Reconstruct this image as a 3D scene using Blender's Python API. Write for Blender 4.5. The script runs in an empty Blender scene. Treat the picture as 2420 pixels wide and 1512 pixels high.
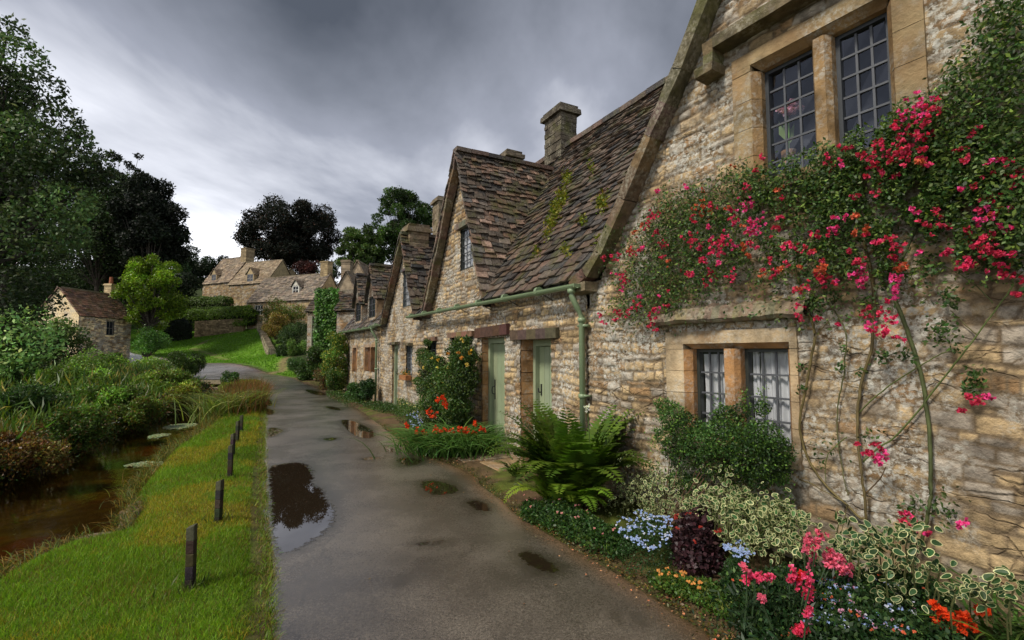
import bpy, math, random
import numpy as np
from mathutils import Vector, Matrix
random.seed(11)
rng = np.random.default_rng(11)
C = bpy.context.scene.collection

# ------------------------------------------------------------------ camera model (used for laying things out in plan)
FD = 1142.4; PITCH = math.atan(80/1209); CAMH = 1.6
def ray(x, y):
    rx = (x-1209.5)/FD; ry = -(y-756)/FD
    return np.array([rx, math.cos(PITCH)-ry*math.sin(PITCH), math.sin(PITCH)+ry*math.cos(PITCH)])
def atY(x, y, Y):                       # world point on the vertical plane at distance Y
    d = ray(x, y); k = Y/d[1]; return np.array([d[0]*k, Y, CAMH+d[2]*k])
def gnd(x, y, z=0.0):                   # world point on the level z
    d = ray(x, y); k = (z-CAMH)/d[2]; return np.array([d[0]*k, d[1]*k, z])
O = np.array([.92, 5.86]); XB = np.array([.479, -.878]); XB = XB/np.linalg.norm(XB); XA = np.array([.532, -.847]); XA = XA/np.linalg.norm(XA)
def wl(x, y, X=XA, dep=0.0):            # local (x, z) on the facade plane, dep metres INTO the wall (negative: in front)
    Yv = np.array([-X[1], X[0]]); d = ray(x, y)
    k = (O@Yv+dep)/(d[:2]@Yv); P = d[:2]*k; q = P-O
    return q@X, CAMH+d[2]*k
def wp(x, y, X=XA, dep=0.0):            # same as world point
    Yv = np.array([-X[1], X[0]]); d = ray(x, y); k = (O@Yv+dep)/(d[:2]@Yv)
    return np.array([d[0]*k, d[1]*k, CAMH+d[2]*k])
def loc2w(x, y, z, X=XA):
    Yv = np.array([-X[1], X[0]]); p = O+X*x+Yv*y; return np.array([p[0], p[1], z])

# ------------------------------------------------------------------ numpy value noise
_tab = rng.random((256, 256))
def hsh(i, j, s=0): return _tab[(np.asarray(i).astype(int)*57+s*31) % 256, (np.asarray(j).astype(int)*113+s*17+(np.asarray(i).astype(int)//256)) % 256]
def vnoise(x, y, s=0):
    x = np.asarray(x, float); y = np.asarray(y, float)
    i = np.floor(x).astype(int); j = np.floor(y).astype(int); fx = x-i; fy = y-j
    fx = fx*fx*(3-2*fx); fy = fy*fy*(3-2*fy)
    a = _tab[(i+s*7) % 256, (j+s*13) % 256]; b = _tab[(i+1+s*7) % 256, (j+s*13) % 256]
    c = _tab[(i+s*7) % 256, (j+1+s*13) % 256]; d = _tab[(i+1+s*7) % 256, (j+1+s*13) % 256]
    return (a*(1-fx)+b*fx)*(1-fy)+(c*(1-fx)+d*fx)*fy
def fbm(x, y, s=0, o=4):
    r = 0; a = .5
    for k in range(o): r = r+a*vnoise(np.asarray(x)*2**k, np.asarray(y)*2**k, s+k); a *= .5
    return r
def sstep(a, b, x): t = np.clip((np.asarray(x, float)-a)/(b-a), 0, 1); return t*t*(3-2*t)

# ------------------------------------------------------------------ object helpers
def tag(o, label=None, cat=None, group=None, kind=None):
    if label: o['label'] = label
    if cat: o['category'] = cat
    if group: o['group'] = group
    if kind: o['kind'] = kind
    return o
def thing(name, label, cat, loc=(0, 0, 0), rotz=0, group=None):
    o = bpy.data.objects.new(name, None); C.objects.link(o); o.empty_display_size = .2
    o.location = [float(v) for v in loc]; o.rotation_euler = (0, 0, rotz); return tag(o, label, cat, group)
def link(name, me, mat, parent=None):
    o = bpy.data.objects.new(name, me); C.objects.link(o)
    for m in (mat if isinstance(mat, (list, tuple)) else [mat]): me.materials.append(m)
    if parent is not None: o.parent = parent
    return o
def npmesh(name, V, F, col, mat, parent=None, world=False, pointcol=False, smooth=False):
    """V (n,3), F (m,k), col (m,3) per face or (n,3) per vertex"""
    V = np.array(V, float); F = np.asarray(F)
    if world and parent is not None: V = V-np.array(parent.location)
    k = F.shape[1]; m = len(F)
    me = bpy.data.meshes.new(name)
    me.vertices.add(len(V)); me.vertices.foreach_set('co', V.astype(np.float32).ravel())
    me.loops.add(m*k); me.loops.foreach_set('vertex_index', F.astype(np.int32).ravel())
    me.polygons.add(m); me.polygons.foreach_set('loop_start', np.arange(0, m*k, k, dtype=np.int32))
    if smooth: me.polygons.foreach_set('use_smooth', np.ones(m, bool))
    me.update(calc_edges=True); me.validate()
    if col is not None:
        col = np.asarray(col, float)
        if pointcol:
            a = me.color_attributes.new('Col', 'FLOAT_COLOR', 'POINT'); c = np.ones((len(V), 4)); c[:, :3] = col
        else:
            a = me.color_attributes.new('Col', 'FLOAT_COLOR', 'CORNER'); c = np.ones((m*k, 4)); c[:, :3] = np.repeat(col, k, axis=0)
        a.data.foreach_set('color', c.astype(np.float32).ravel())
    return link(name, me, mat, parent)

class MB:
    def __init__(s): s.v = []; s.f = []; s.c = []
    def face(s, pts, col=(1, 1, 1)):
        b = len(s.v); s.v += [tuple(map(float, p)) for p in pts]; s.f.append(tuple(range(b, b+len(pts)))); s.c.append(col)
    def box(s, lo, hi, col=(1, 1, 1), jit=0, M=None):
        x0, y0, z0 = lo; x1, y1, z1 = hi
        P = [(x0, y0, z0), (x1, y0, z0), (x1, y1, z0), (x0, y1, z0), (x0, y0, z1), (x1, y0, z1), (x1, y1, z1), (x0, y1, z1)]
        if jit: P = [tuple(c+random.uniform(-jit, jit) for c in p) for p in P]
        if M is not None: P = [tuple(M @ Vector(p)) for p in P]
        s.hexa(P, col)
    def hexa(s, P, col=(1, 1, 1)):
        b = len(s.v); s.v += [tuple(map(float, p)) for p in P]
        for q in ((0, 3, 2, 1), (4, 5, 6, 7), (0, 1, 5, 4), (1, 2, 6, 5), (2, 3, 7, 6), (3, 0, 4, 7)):
            s.f.append(tuple(b+i for i in q)); s.c.append(col)
    def beam(s, p, q, w, h, up=(0, 0, 1), col=(1, 1, 1), jit=0, seg=1):
        p = Vector(p); q = Vector(q); d = (q-p).normalized(); sd = d.cross(Vector(up)).normalized(); u = sd.cross(d).normalized()
        prev = None
        for i in range(seg):
            a = p.lerp(q, i/seg); b = p.lerp(q, (i+1)/seg)
            def ring(c): return [c+sd*(-w/2)+u*(-h/2), c+sd*(w/2)+u*(-h/2), c+sd*(w/2)+u*(h/2), c+sd*(-w/2)+u*(h/2)]
            if prev is None: prev = [r+Vector([random.uniform(-jit, jit) for _ in range(3)]) for r in ring(a)]
            nx = [r+Vector([random.uniform(-jit, jit) for _ in range(3)]) for r in ring(b)]
            cc = tuple(c*random.uniform(.8, 1.2) for c in col) if jit else col
            b0 = len(s.v); s.v += [tuple(v) for v in prev+nx]
            qs = [(0, 4, 5, 1), (1, 5, 6, 2), (2, 6, 7, 3), (3, 7, 4, 0)]
            if i == 0: qs.append((0, 1, 2, 3))
            if i == seg-1: qs.append((7, 6, 5, 4))
            for f in qs: s.f.append(tuple(b0+k for k in f)); s.c.append(cc)
            prev = nx
    def tube(s, pts, r, n=8, col=(1, 1, 1), r2=None, cap=True):
        pts = [Vector(p) for p in pts]; rings = []; L = len(pts)
        for i, p in enumerate(pts):
            d = (pts[min(i+1, L-1)]-pts[max(i-1, 0)]).normalized()
            a = d.cross(Vector((0, 0, 1)))
            if a.length < .05: a = d.cross(Vector((1, 0, 0)))
            a.normalize(); b = d.cross(a)
            rr = r if r2 is None else r+(r2-r)*i/(L-1)
            rings.append([p+(a*math.cos(2*math.pi*k/n)+b*math.sin(2*math.pi*k/n))*rr for k in range(n)])
        b0 = len(s.v)
        for R in rings: s.v += [tuple(v) for v in R]
        for i in range(L-1):
            for k in range(n):
                s.f.append((b0+i*n+k, b0+i*n+(k+1) % n, b0+(i+1)*n+(k+1) % n, b0+(i+1)*n+k)); s.c.append(col)
        if cap:
            s.f.append(tuple(b0+k for k in range(n))[::-1]); s.c.append(col)
            s.f.append(tuple(b0+(L-1)*n+k for k in range(n))); s.c.append(col)
    def build(s, name, mat, parent=None, smooth=False, world=False, bevel=0):
        v = s.v
        if world and parent is not None:
            l = parent.location; v = [(a-l[0], b-l[1], c-l[2]) for a, b, c in v]
        me = bpy.data.meshes.new(name); me.from_pydata(v, [], s.f)
        a = me.color_attributes.new('Col', 'FLOAT_COLOR', 'CORNER'); arr = []
        for f, c in zip(s.f, s.c): arr += [c[0], c[1], c[2], 1.0]*len(f)
        a.data.foreach_set('color', arr)
        if smooth: me.polygons.foreach_set('use_smooth', [True]*len(s.f))
        me.update(); o = link(name, me, mat, parent)
        if bevel:
            m = o.modifiers.new('bevel', 'BEVEL'); m.width = bevel; m.segments = 2; m.limit_method = 'ANGLE'
        return o

# ------------------------------------------------------------------ materials
def newmat(name):
    m = bpy.data.materials.new(name); m.use_nodes = True; nt = m.node_tree; nt.nodes.clear()
    out = nt.nodes.new('ShaderNodeOutputMaterial'); return m, nt, out
class NT:
    def __init__(s, nt): s.nt = nt
    def n(s, t, **kw):
        nd = s.nt.nodes.new(t)
        for k, v in kw.items():
            if k.startswith('_'): setattr(nd, k[1:], v)
        return nd
    def l(s, a, b): s.nt.links.new(a, b)
    def noise(s, vec, scale, detail=4, rough=.6):
        n = s.n('ShaderNodeTexNoise'); n.inputs['Scale'].default_value = scale; n.inputs['Detail'].default_value = detail; n.inputs['Roughness'].default_value = rough
        s.l(vec, n.inputs['Vector']); return n.outputs['Fac']
    def ramp(s, fac, stops):
        n = s.n('ShaderNodeValToRGB'); cr = n.color_ramp
        while len(cr.elements) < len(stops): cr.elements.new(.5)
        for e, (p, c) in zip(cr.elements, stops):
            e.position = p; e.color = (*c, 1) if isinstance(c, tuple) else (c, c, c, 1)
        s.l(fac, n.inputs['Fac']); return n.outputs['Color']
    def mix(s, fac, a, b, mode='MIX'):
        n = s.n('ShaderNodeMix'); n.data_type = 'RGBA'; n.blend_type = mode; n.clamp_result = False
        for sock, v in ((n.inputs[0], fac), (n.inputs[6], a), (n.inputs[7], b)):
            if isinstance(v, (int, float)): sock.default_value = v
            elif isinstance(v, tuple): sock.default_value = (*v, 1)
            else: s.l(v, sock)
        return n.outputs[2]
    def math(s, op, a, b=0.0, clamp=False):
        n = s.n('ShaderNodeMath'); n.operation = op; n.use_clamp = clamp
        for sock, v in ((n.inputs[0], a), (n.inputs[1], b)):
            if isinstance(v, (int, float)): sock.default_value = v
            else: s.l(v, sock)
        return n.outputs[0]
    def map(s, v, sc):
        n = s.n('ShaderNodeMapping'); n.inputs['Scale'].default_value = sc; s.l(v, n.inputs['Vector']); return n.outputs['Vector']
    def bump(s, h, strength, dist):
        n = s.n('ShaderNodeBump'); n.inputs['Strength'].default_value = strength; n.inputs['Distance'].default_value = dist; s.l(h, n.inputs['Height']); return n.outputs['Normal']
def col_attr(g):
    n = g.n('ShaderNodeAttribute'); n.attribute_name = 'Col'; return n.outputs['Color']
def objco(g): return g.n('ShaderNodeTexCoord').outputs['Object']

def mat_surface(name, rough=.8, var=.35, scale=8, bump=.4, bdist=.02, bscale=30, lichen=0, lcol=(.5, .5, .45), lscale=3, spec=.4, moss=0, wet=0, stain=0, stcol=(.16, .115, .075), cracks=0):
    m, nt, out = newmat(name); g = NT(nt); co = objco(g); c = col_attr(g)
    f = g.noise(co, scale, 6); f2 = g.ramp(f, [(.3, 1-var), (.7, 1+var)])
    c = g.mix(1.0, c, f2, 'MULTIPLY')
    if stain:
        sn = g.noise(co, 1.3, 5, .65); c = g.mix(g.math('MULTIPLY', g.ramp(sn, [(.45, 0.0), (.62, 1.0)]), stain), c, stcol)
    if lichen:
        ln = g.noise(co, lscale, 3, .55); l2 = g.noise(co, 26, 5, .75)
        v = g.n('ShaderNodeTexVoronoi'); v.inputs['Scale'].default_value = 19; g.l(co, v.inputs['Vector'])
        spots = g.math('LESS_THAN', v.outputs['Distance'], .40)
        msk = g.math('MULTIPLY', g.ramp(ln, [(.44, 0.0), (.58, 1.0)]), g.ramp(l2, [(.47, 0.0), (.56, 1.0)]))
        msk = g.math('MULTIPLY', g.math('ADD', msk, g.math('MULTIPLY', g.math('MULTIPLY', spots, g.ramp(ln, [(.42, 0.0), (.6, .8)])), g.ramp(l2, [(.4, 0.0), (.5, 1.0)]))), lichen, True)
        c = g.mix(msk, c, lcol)
    crk = None
    if cracks:
        cv = g.n('ShaderNodeTexVoronoi'); cv.feature = 'DISTANCE_TO_EDGE'; cv.inputs['Scale'].default_value = 1.0; cm = g.n('ShaderNodeVectorMath'); cm.operation = 'MULTIPLY_ADD'; cn = g.n('ShaderNodeTexNoise'); cn.inputs['Scale'].default_value = 5; cn.inputs['Detail'].default_value = 5; g.l(co, cn.inputs['Vector']); g.l(cn.outputs['Color'], cm.inputs[0]); cm.inputs[1].default_value = (.22, .0, .12); g.l(co, cm.inputs[2])
        g.l(g.map(cm.outputs[0], (4.2, 1, 10.5)), cv.inputs['Vector']); crk = g.math('MULTIPLY', g.ramp(cv.outputs['Distance'], [(0.0, 1.0), (.055, 0.0)]), g.ramp(g.noise(co, 2.3, 3), [(.48, 0.0), (.62, 1.0)])); c = g.mix(g.math('MULTIPLY', crk, cracks), c, (.07, .045, .028))
    if moss:
        mn = g.noise(co, 2.2, 5, .7); mm = g.math('MULTIPLY', g.ramp(mn, [(.52, 0.0), (.64, 1.0)]), moss)
        c = g.mix(mm, c, (.09, .095, .015))
    b = g.n('ShaderNodeBsdfPrincipled'); g.l(c, b.inputs['Base Color'])
    if wet:
        wn = g.noise(co, 9, 4); r = g.ramp(wn, [(.35, rough-wet), (.65, rough)]); g.l(r, b.inputs['Roughness'])
    else: b.inputs['Roughness'].default_value = rough
    b.inputs['Specular IOR Level'].default_value = spec
    if bump:
        h = g.noise(co, bscale, 6, .65); h = h if crk is None else g.math('SUBTRACT', h, g.math('MULTIPLY', crk, .6)); g.l(g.bump(h, bump, bdist), b.inputs['Normal'])
    g.l(b.outputs[0], out.inputs[0]); return m
def mat_leaf(name, rough=.45, trans=.3, spec=.35):
    m, nt, out = newmat(name); g = NT(nt); c = col_attr(g)
    b = g.n('ShaderNodeBsdfPrincipled'); g.l(c, b.inputs['Base Color']); b.inputs['Roughness'].default_value = rough; b.inputs['Specular IOR Level'].default_value = spec
    t = g.n('ShaderNodeBsdfTranslucent'); g.l(g.mix(1.0, c, (1.3, 1.5, .6), 'MULTIPLY'), t.inputs['Color'])
    x = g.n('ShaderNodeMixShader'); x.inputs[0].default_value = trans; g.l(b.outputs[0], x.inputs[1]); g.l(t.outputs[0], x.inputs[2]); g.l(x.outputs[0], out.inputs[0]); return m

M_wall = mat_surface('limestone_rubble', .85, .5, 11, 1.0, .02, 36, lichen=.75, lcol=(.56, .54, .47), lscale=1.5, spec=.25, stain=.3, cracks=.5)
M_wallfar = mat_surface('limestone_far', .9, .35, 3, .5, .04, 6, spec=.2, stain=.3)
M_dress = mat_surface('dressed_stone', .8, .6, 4, .9, .014, 30, lichen=.3, spec=.25, stain=.55, stcol=(.30, .17, .075))
M_tile = mat_surface('stone_slates', .62, .5, 16, .9, .02, 38, lichen=.12, lcol=(.4, .39, .34), spec=.45, moss=.55, wet=.3)
M_tilefar = mat_surface('stone_slates_far', .75, .4, 4, .4, .03, 8, lichen=.35, lcol=(.42, .38, .30), lscale=1, spec=.3, moss=.35)
M_rake = mat_surface('mossy_verge', .85, .5, 10, .9, .02, 30, lichen=.4, lcol=(.36, .33, .25), lscale=4, spec=.25, moss=.5)
M_wood = mat_surface('weathered_wood', .75, .4, 14, .6, .01, 50, spec=.3)
M_paint = mat_surface('sage_paint', .42, .12, 3, .15, .004, 60, spec=.5)
M_metal = mat_surface('dark_metal', .4, .2, 5, .1, .003, 60, spec=.5)
M_cloth = mat_surface('curtain', .9, .12, 6, .1, .003, 60, spec=.1)
M_dark = mat_surface('dark_room', 1, .2, 3, 0, spec=0)
M_bark = mat_surface('bark', .9, .5, 6, .9, .03, 18, spec=.2)
M_stem = mat_surface('green_stem', .6, .4, 14, .3, .004, 60, spec=.35)
M_leaf = mat_leaf('leaves'); M_leafd = mat_leaf('dark_leaves', .55, .15, .25); M_gloss = mat_leaf('glossy_leaves', .5, .22, .35)
M_petal = mat_leaf('petals', .6, .25, .2); M_grass = mat_leaf('grass', .5, .35, .3)

def mat_glass(name, tint=(.06, .065, .075), fac=.35):
    m, nt, out = newmat(name); g = NT(nt)
    t = g.n('ShaderNodeBsdfTransparent'); t.inputs[0].default_value = (.94, .95, .96, 1)
    gl = g.n('ShaderNodeBsdfGlossy'); gl.inputs['Roughness'].default_value = .04; gl.inputs['Color'].default_value = (.9, .93, 1, 1)
    co = objco(g); g.l(g.bump(g.noise(co, 3, 2), .12, .05), gl.inputs['Normal'])
    lw = g.n('ShaderNodeLayerWeight'); lw.inputs['Blend'].default_value = .5
    f = g.math('ADD', g.math('MULTIPLY', g.math('POWER', lw.outputs['Facing'], 5.0), .9), .10, True)
    x = g.n('ShaderNodeMixShader'); g.l(f, x.inputs[0]); g.l(t.outputs[0], x.inputs[1]); g.l(gl.outputs[0], x.inputs[2]); g.l(x.outputs[0], out.inputs[0]); return m
M_glass = mat_glass('window_glass')
def mat_simple(name, c, rough, spec=.5, ior=1.5):
    m, nt, out = newmat(name); g = NT(nt); b = g.n('ShaderNodeBsdfPrincipled'); b.inputs['Base Color'].default_value = (*c, 1); b.inputs['Roughness'].default_value = rough
    b.inputs['Specular IOR Level'].default_value = spec; b.inputs['IOR'].default_value = ior; g.l(b.outputs[0], out.inputs[0]); return m
M_farglass = mat_simple('far_glass', (.02, .023, .03), .1)

# ------------------------------------------------------------------ leaves
def unit(v): return v/np.maximum(np.linalg.norm(v, axis=-1, keepdims=True), 1e-9)
def leafquads(P, size, up=.5, aspect=.55, d=None, nrm=None, fold=.12):
    n = len(P); size = np.broadcast_to(np.asarray(size, float), (n,))[:, None]
    if nrm is None: nrm = unit(rng.normal(size=(n, 3))+np.array([0, 0, up]))
    if d is None: d = rng.normal(size=(n, 3))
    d = unit(d-nrm*np.sum(d*nrm, axis=1, keepdims=True)); s = np.cross(nrm, d)
    a = P; b = P+d*size*.45+s*size*aspect*.5-nrm*size*fold; c = P+d*size-nrm*size*fold*.6; e = P+d*size*.45-s*size*aspect*.5-nrm*size*fold
    V = np.stack([a, b, c, e], 1).reshape(-1, 3); F = np.arange(4*n).reshape(n, 4); return V, F
def lcols(n, base, var=.35, hue=.2, alt=None, pa=0.2):
    base = np.array(base); k = np.exp(rng.normal(0, var, n))[:, None]; c = base*k
    c[:, 0] *= np.exp(rng.normal(0, hue, n))
    if alt is not None:
        m = rng.random(n) < pa; c[m] = np.array(alt)*np.exp(rng.normal(0, var, m.sum()))[:, None]
    return np.clip(c, 0, .95)
def ball(n, inner=.55):
    return unit(rng.normal(size=(n, 3)))*(inner+(1-inner)*rng.random(n)**.6)[:, None]*1.0
def blobs_in(cen, R, K, br=(.28, .42), surf=.72):
    cen = np.array(cen, float); R = np.array(R, float); i = np.arange(K)+.5; ph = np.arccos(1-2*i/K); th = math.pi*(1+5**.5)*i; u = unit(np.column_stack([np.cos(th)*np.sin(ph), np.sin(th)*np.sin(ph), np.cos(ph)])+rng.normal(0, .22, (K, 3)))
    rr = surf*(.45+.55*rng.random(K)**.45); rr[::5] *= .4; c = cen+u*rr[:, None]*R; r = rng.uniform(br[0], br[1], K)*R.mean()
    return [(c[i], r[i]) for i in range(K)]
def foliage(blobs, n, base, size, var=.3, bvar=.28, alt=None, pa=.15, hue=.15, flat=.8, up=.6, aspect=.55, stray=.12):
    w = np.array([r**2 for c, r in blobs]); cnt = np.maximum((n*w/w.sum()).astype(int), 6); P = []; Cc = []
    for (c, r), k in zip(blobs, cnt):
        p = ball(k)*r; p[:, 2] *= flat
        lump = 1+.35*(vnoise(p[:, 0]/r*2.3+c[0], p[:, 2]/r*2.3+c[1]*3)-.5)
        m = rng.random(k) < stray; p = p*lump[:, None]; p[m] *= rng.uniform(1.05, 1.4, (m.sum(), 1))
        P.append(p+c); Cc.append(lcols(k, np.array(base)*math.exp(random.gauss(0, bvar)), var, hue, alt, pa))
    P = np.concatenate(P); Cc = np.concatenate(Cc)
    V, F = leafquads(P, np.full(len(P), size)*rng.uniform(.6, 1.3, len(P)), up, aspect); return V, F, Cc

def tree(name, label, base, top, R, cen, n, leaf, colr, K=26, mat=None, group=None, flat=.8, surf=.72, br=(.28, .42), alt=None, pa=.1, extra=(), trunk_r=.3, bvar=.28, up=.6):
    root = thing(name, label, 'tree', base, group=group); bl = blobs_in(cen, R, K, br, surf)+list(extra)
    V, F, Cc = foliage(bl, n, colr, leaf, flat=flat, alt=alt, pa=pa, bvar=bvar, up=up)
    npmesh('crown', V, F, Cc, mat or M_leafd, root, world=True)
    mb = MB(); b = Vector(base); t = Vector(cen); fork = b.lerp(t, .55)
    mb.tube([b, b.lerp(fork, .5)+Vector((random.uniform(-.1, .1)*trunk_r*4, 0, 0)), fork], trunk_r, 8, (.06, .05, .04), r2=trunk_r*.65)
    for c, r in bl:
        c = Vector(c); m = fork.lerp(c, .5)+Vector((0, 0, -r*.2)); mb.tube([fork-Vector((0, 0, random.random()*trunk_r*2)), m, c], trunk_r*.35, 5, (.05, .043, .035), r2=trunk_r*.05, cap=False)
    mb.build('trunk', M_bark, root, world=True); return root

def shrub(name, label, cat, xl, xr, yt, yb, Y, n, leaf, colr, K=14, mat=None, group=None, alt=None, pa=.1, depth=None, up=.5, bvar=.25, aspect=.55, br=(.3, .45), surf=.8, flat=.9, part='foliage', stem=True, var=.3):
    a = atY(xl, (yt+yb)/2, Y); b = atY(xr, (yt+yb)/2, Y); t = atY((xl+xr)/2, yt, Y); lo = atY((xl+xr)/2, yb, Y)
    rx = (b[0]-a[0])/2; rz = (t[2]-lo[2])/2; ry = depth or rx; cen = np.array([(a[0]+b[0])/2, Y, (t[2]+lo[2])/2])
    root = thing(name, label, cat, (cen[0], cen[1], lo[2]), group=group)
    K2 = K; u = unit(rng.normal(size=(K2, 3))); r0 = min(rx, rz, ry)
    R = np.array([rx, ry, rz]); br_ = rng.uniform(br[0], br[1], K2)*min(r0*1.2, R.mean()); c = cen+u*(R-np.minimum(br_[:, None]*.9, R*.9))*(.5+.5*rng.random(K2)[:, None]**.4)
    V, F, Cc = foliage([(c[i], br_[i]) for i in range(K2)], n, colr, leaf, bvar=bvar, alt=alt, pa=pa, up=up, aspect=aspect, flat=flat, var=var)
    npmesh(part, V, F, Cc, mat or M_leaf, root, world=True)
    if stem:
        mb = MB()
        for i in range(0, K2, 2): mb.tube([(cen[0]+random.uniform(-.1, .1)*rx, Y, lo[2]-.1), Vector((cen[0], Y, lo[2])).lerp(Vector(c[i]), .6), c[i]], .02*r0+.006, 5, (.07, .05, .03), r2=.005, cap=False)
        mb.build('stem', M_bark, root, world=True)
    return root

# ------------------------------------------------------------------ terrain
CP = [(0, 0, 0), (0, 12, 0), (-8, 22, 0), (-14, 28, 0), (-12, 8, .0), (-20, 10, .05), (-20, 20, .1), (-30, 30, .3), (-39, 44, 1.2), (-14, 16, 0), (-24, 24, .1), (-50, 50, 3), (-60, 40, 5), (-40, 20, 1.2), (-30, 5, .6),
      (-16, 33, .05), (-19.2, 36, .38), (-26, 42, .6), (-22, 31, .05), (-24, 36, .35), (-40, 50, 1.3), (-34, 46, .9), (-17, 38, 1.0), (-23.9, 48, 1.46), (-32.5, 62, 4.6), (-44.5, 66, 3.7), (-37, 63, 4.0), (-28, 53, 2.6),
      (-38, 76, 6.5), (-29, 62, 5.4), (-20, 60, 5.5), (-12, 45, 3), (-17, 50, 4.2), (-10, 31, .3), (-4, 40, 3), (0, 44, 5), (8, 24, 2.5), (10, 12, 1),
      (-49, 85, 11), (-49, 97, 13.5), (-40, 95, 13.5), (-18, 78, 10), (0, 95, 15), (-80, 90, 14), (-70, 70, 8), (-60, 125, 19), (0, 150, 22), (-120, 130, 24), (40, 60, 12), (70, 110, 20), (60, 10, 5), (40, -25, 2), (-60, -25, 3), (-30, -20, 1), (0, -20, 0), (-160, 60, 20), (150, 60, 20), (0, 260, 34), (-200, 240, 40), (200, 240, 40), (-12, 28.5, .0), (-13, 33, .1)]
CP = np.array(CP, float); _c0 = 3.0
def _phi(d): return np.sqrt(d*d+_c0**2)
_A = _phi(np.linalg.norm(CP[:, None, :2]-CP[None, :, :2], axis=2)); _n = len(CP)
_S = np.zeros((_n+1, _n+1)); _S[:_n, :_n] = _A; _S[:_n, _n] = 1; _S[_n, :_n] = 1
_w = np.linalg.solve(_S, np.append(CP[:, 2], 0))
def segdist(x, y, poly, closed=True):
    poly = np.array(poly, float); n = len(poly); d = np.full(x.shape, 1e9); inside = np.zeros(x.shape, bool)
    for i in range(n if closed else n-1):
        a = poly[i]; b = poly[(i+1) % n]; ab = b-a; t = np.clip(((x-a[0])*ab[0]+(y-a[1])*ab[1])/(ab@ab), 0, 1)
        d = np.minimum(d, np.hypot(x-a[0]-t*ab[0], y-a[1]-t*ab[1]))
        if closed:
            c = ((a[1] > y) != (b[1] > y)); xx = a[0]+(y-a[1])/(b[1]-a[1]+1e-12)*(b[0]-a[0]); inside ^= c & (x < xx)
    return np.where(inside, -d, d) if closed else d
FLAT = [(-6.5, -8), (-6.5, 8), (-9, 15), (-13, 24), (-17.5, 30), (-15, 34), (-11.5, 31), (-4, 20), (5, 6), (6, -8)]
RIVER = [(-6.4, -8), (-5, 0), (-4.15, 2.5), (-3.75, 3.4), (-3.85, 3.9), (-3.85, 4.25), (-3.6, 4.5), (-3.75, 4.75), (-4.0, 5.2), (-4.4, 5.6), (-5.2, 7.1), (-5.66, 8), (-6.5, 10.2), (-7.2, 11.9), (-8.4, 14.2), (-10.5, 18), (-13.5, 23), (-17, 27.5), (-19.5, 33), (-23, 33), (-19, 27), (-14.8, 23), (-12.2, 18), (-11, 15.7), (-10.3, 13.4), (-9.2, 10.5), (-7.9, 7.8), (-7.5, 6.7), (-7.6, 5), (-9.4, 0), (-11, -8)]
ROADL = [(-1.05, -6), (-1.05, 1), (-1.28, 2.69), (-1.93, 3.95), (-2.6, 5.2), (-3.44, 6.81), (-5.5, 10.9), (-8.55, 16.8), (-11.5, 22.3), (-13.6, 26.5), (-14.6, 28.2), (-16.2, 28.9), (-18.5, 28.6), (-23, 28.2), (-34, 29), (-52, 33)]
ROADR = [(1.9, -6), (1.7, 1), (1.2, 2.69), (.76, 3.6), (0, 4.96), (-.57, 6.56), (-1.6, 7.99), (-2.95, 10.87), (-4.9, 14.8), (-8.1, 20.6), (-12.9, 28.9), (-14.4, 31.3), (-16.6, 33.8), (-19.8, 36.6), (-26, 42), (-46, 55)]
WATER = -.30
def terr(x, y):
    x = np.asarray(x, float); y = np.asarray(y, float); r = np.full(x.shape, _w[_n])
    for i in range(_n): r = r+_w[i]*_phi(np.hypot(x-CP[i, 0], y-CP[i, 1]))
    r = r*sstep(0, 5, segdist(x, y, FLAT)); return r
def ground_h(x, y):
    x = np.asarray(x, float); y = np.asarray(y, float); h = terr(x, y)
    h = h+.03*(fbm(x*.9, y*.9)-.5)*sstep(0, 1, segdist(x, y, ROADPOLY))
    h = h+.05*sstep(.02, .22, segdist(x, y, ROADPOLY))-.04
    d = segdist(x, y, RIVER); h = np.where(d < .35, h*(sstep(-.18, .3, d))+(-.62)*(1-sstep(-.22, .22, d)), h); return h
def resamp(P, n):
    P = np.array(P, float); s = np.r_[0, np.cumsum(np.linalg.norm(np.diff(P, axis=0), axis=1))]; t = np.linspace(0, 1, n); t = (t**1.35)*s[-1]
    return np.stack([np.interp(t, s, P[:, 0]), np.interp(t, s, P[:, 1])], 1)
ROADPOLY = ROADL+ROADR[::-1]
LAWN = [(-13.2, 30.2), (-16.0, 33.7), (-19.6, 37.2), (-26, 42.8), (-46, 56), (-52, 66), (-44, 70), (-36, 66), (-32, 63), (-24, 49), (-18.2, 38.5), (-15, 34)]
VERGE = [(-1.1, -6), (-1.3, 2.69), (-1.95, 3.95), (-3.46, 6.81), (-8.6, 16.8), (-13.6, 26.5), (-14.6, 28), (-17, 27.5), (-13.5, 23), (-8.4, 14.2), (-6.5, 10.2), (-4.4, 5.6), (-3.4, 4.4), (-4.1, 2.5), (-6, -6)]
PATH1 = [(-33, 64), (-36.5, 58), (-35, 53), (-31, 49.5), (-27, 46)]
PATH2 = [(-18.3, 39.2), (-17.6, 37.2), (-16.8, 35.6), (-17.2, 34.2)]
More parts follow.
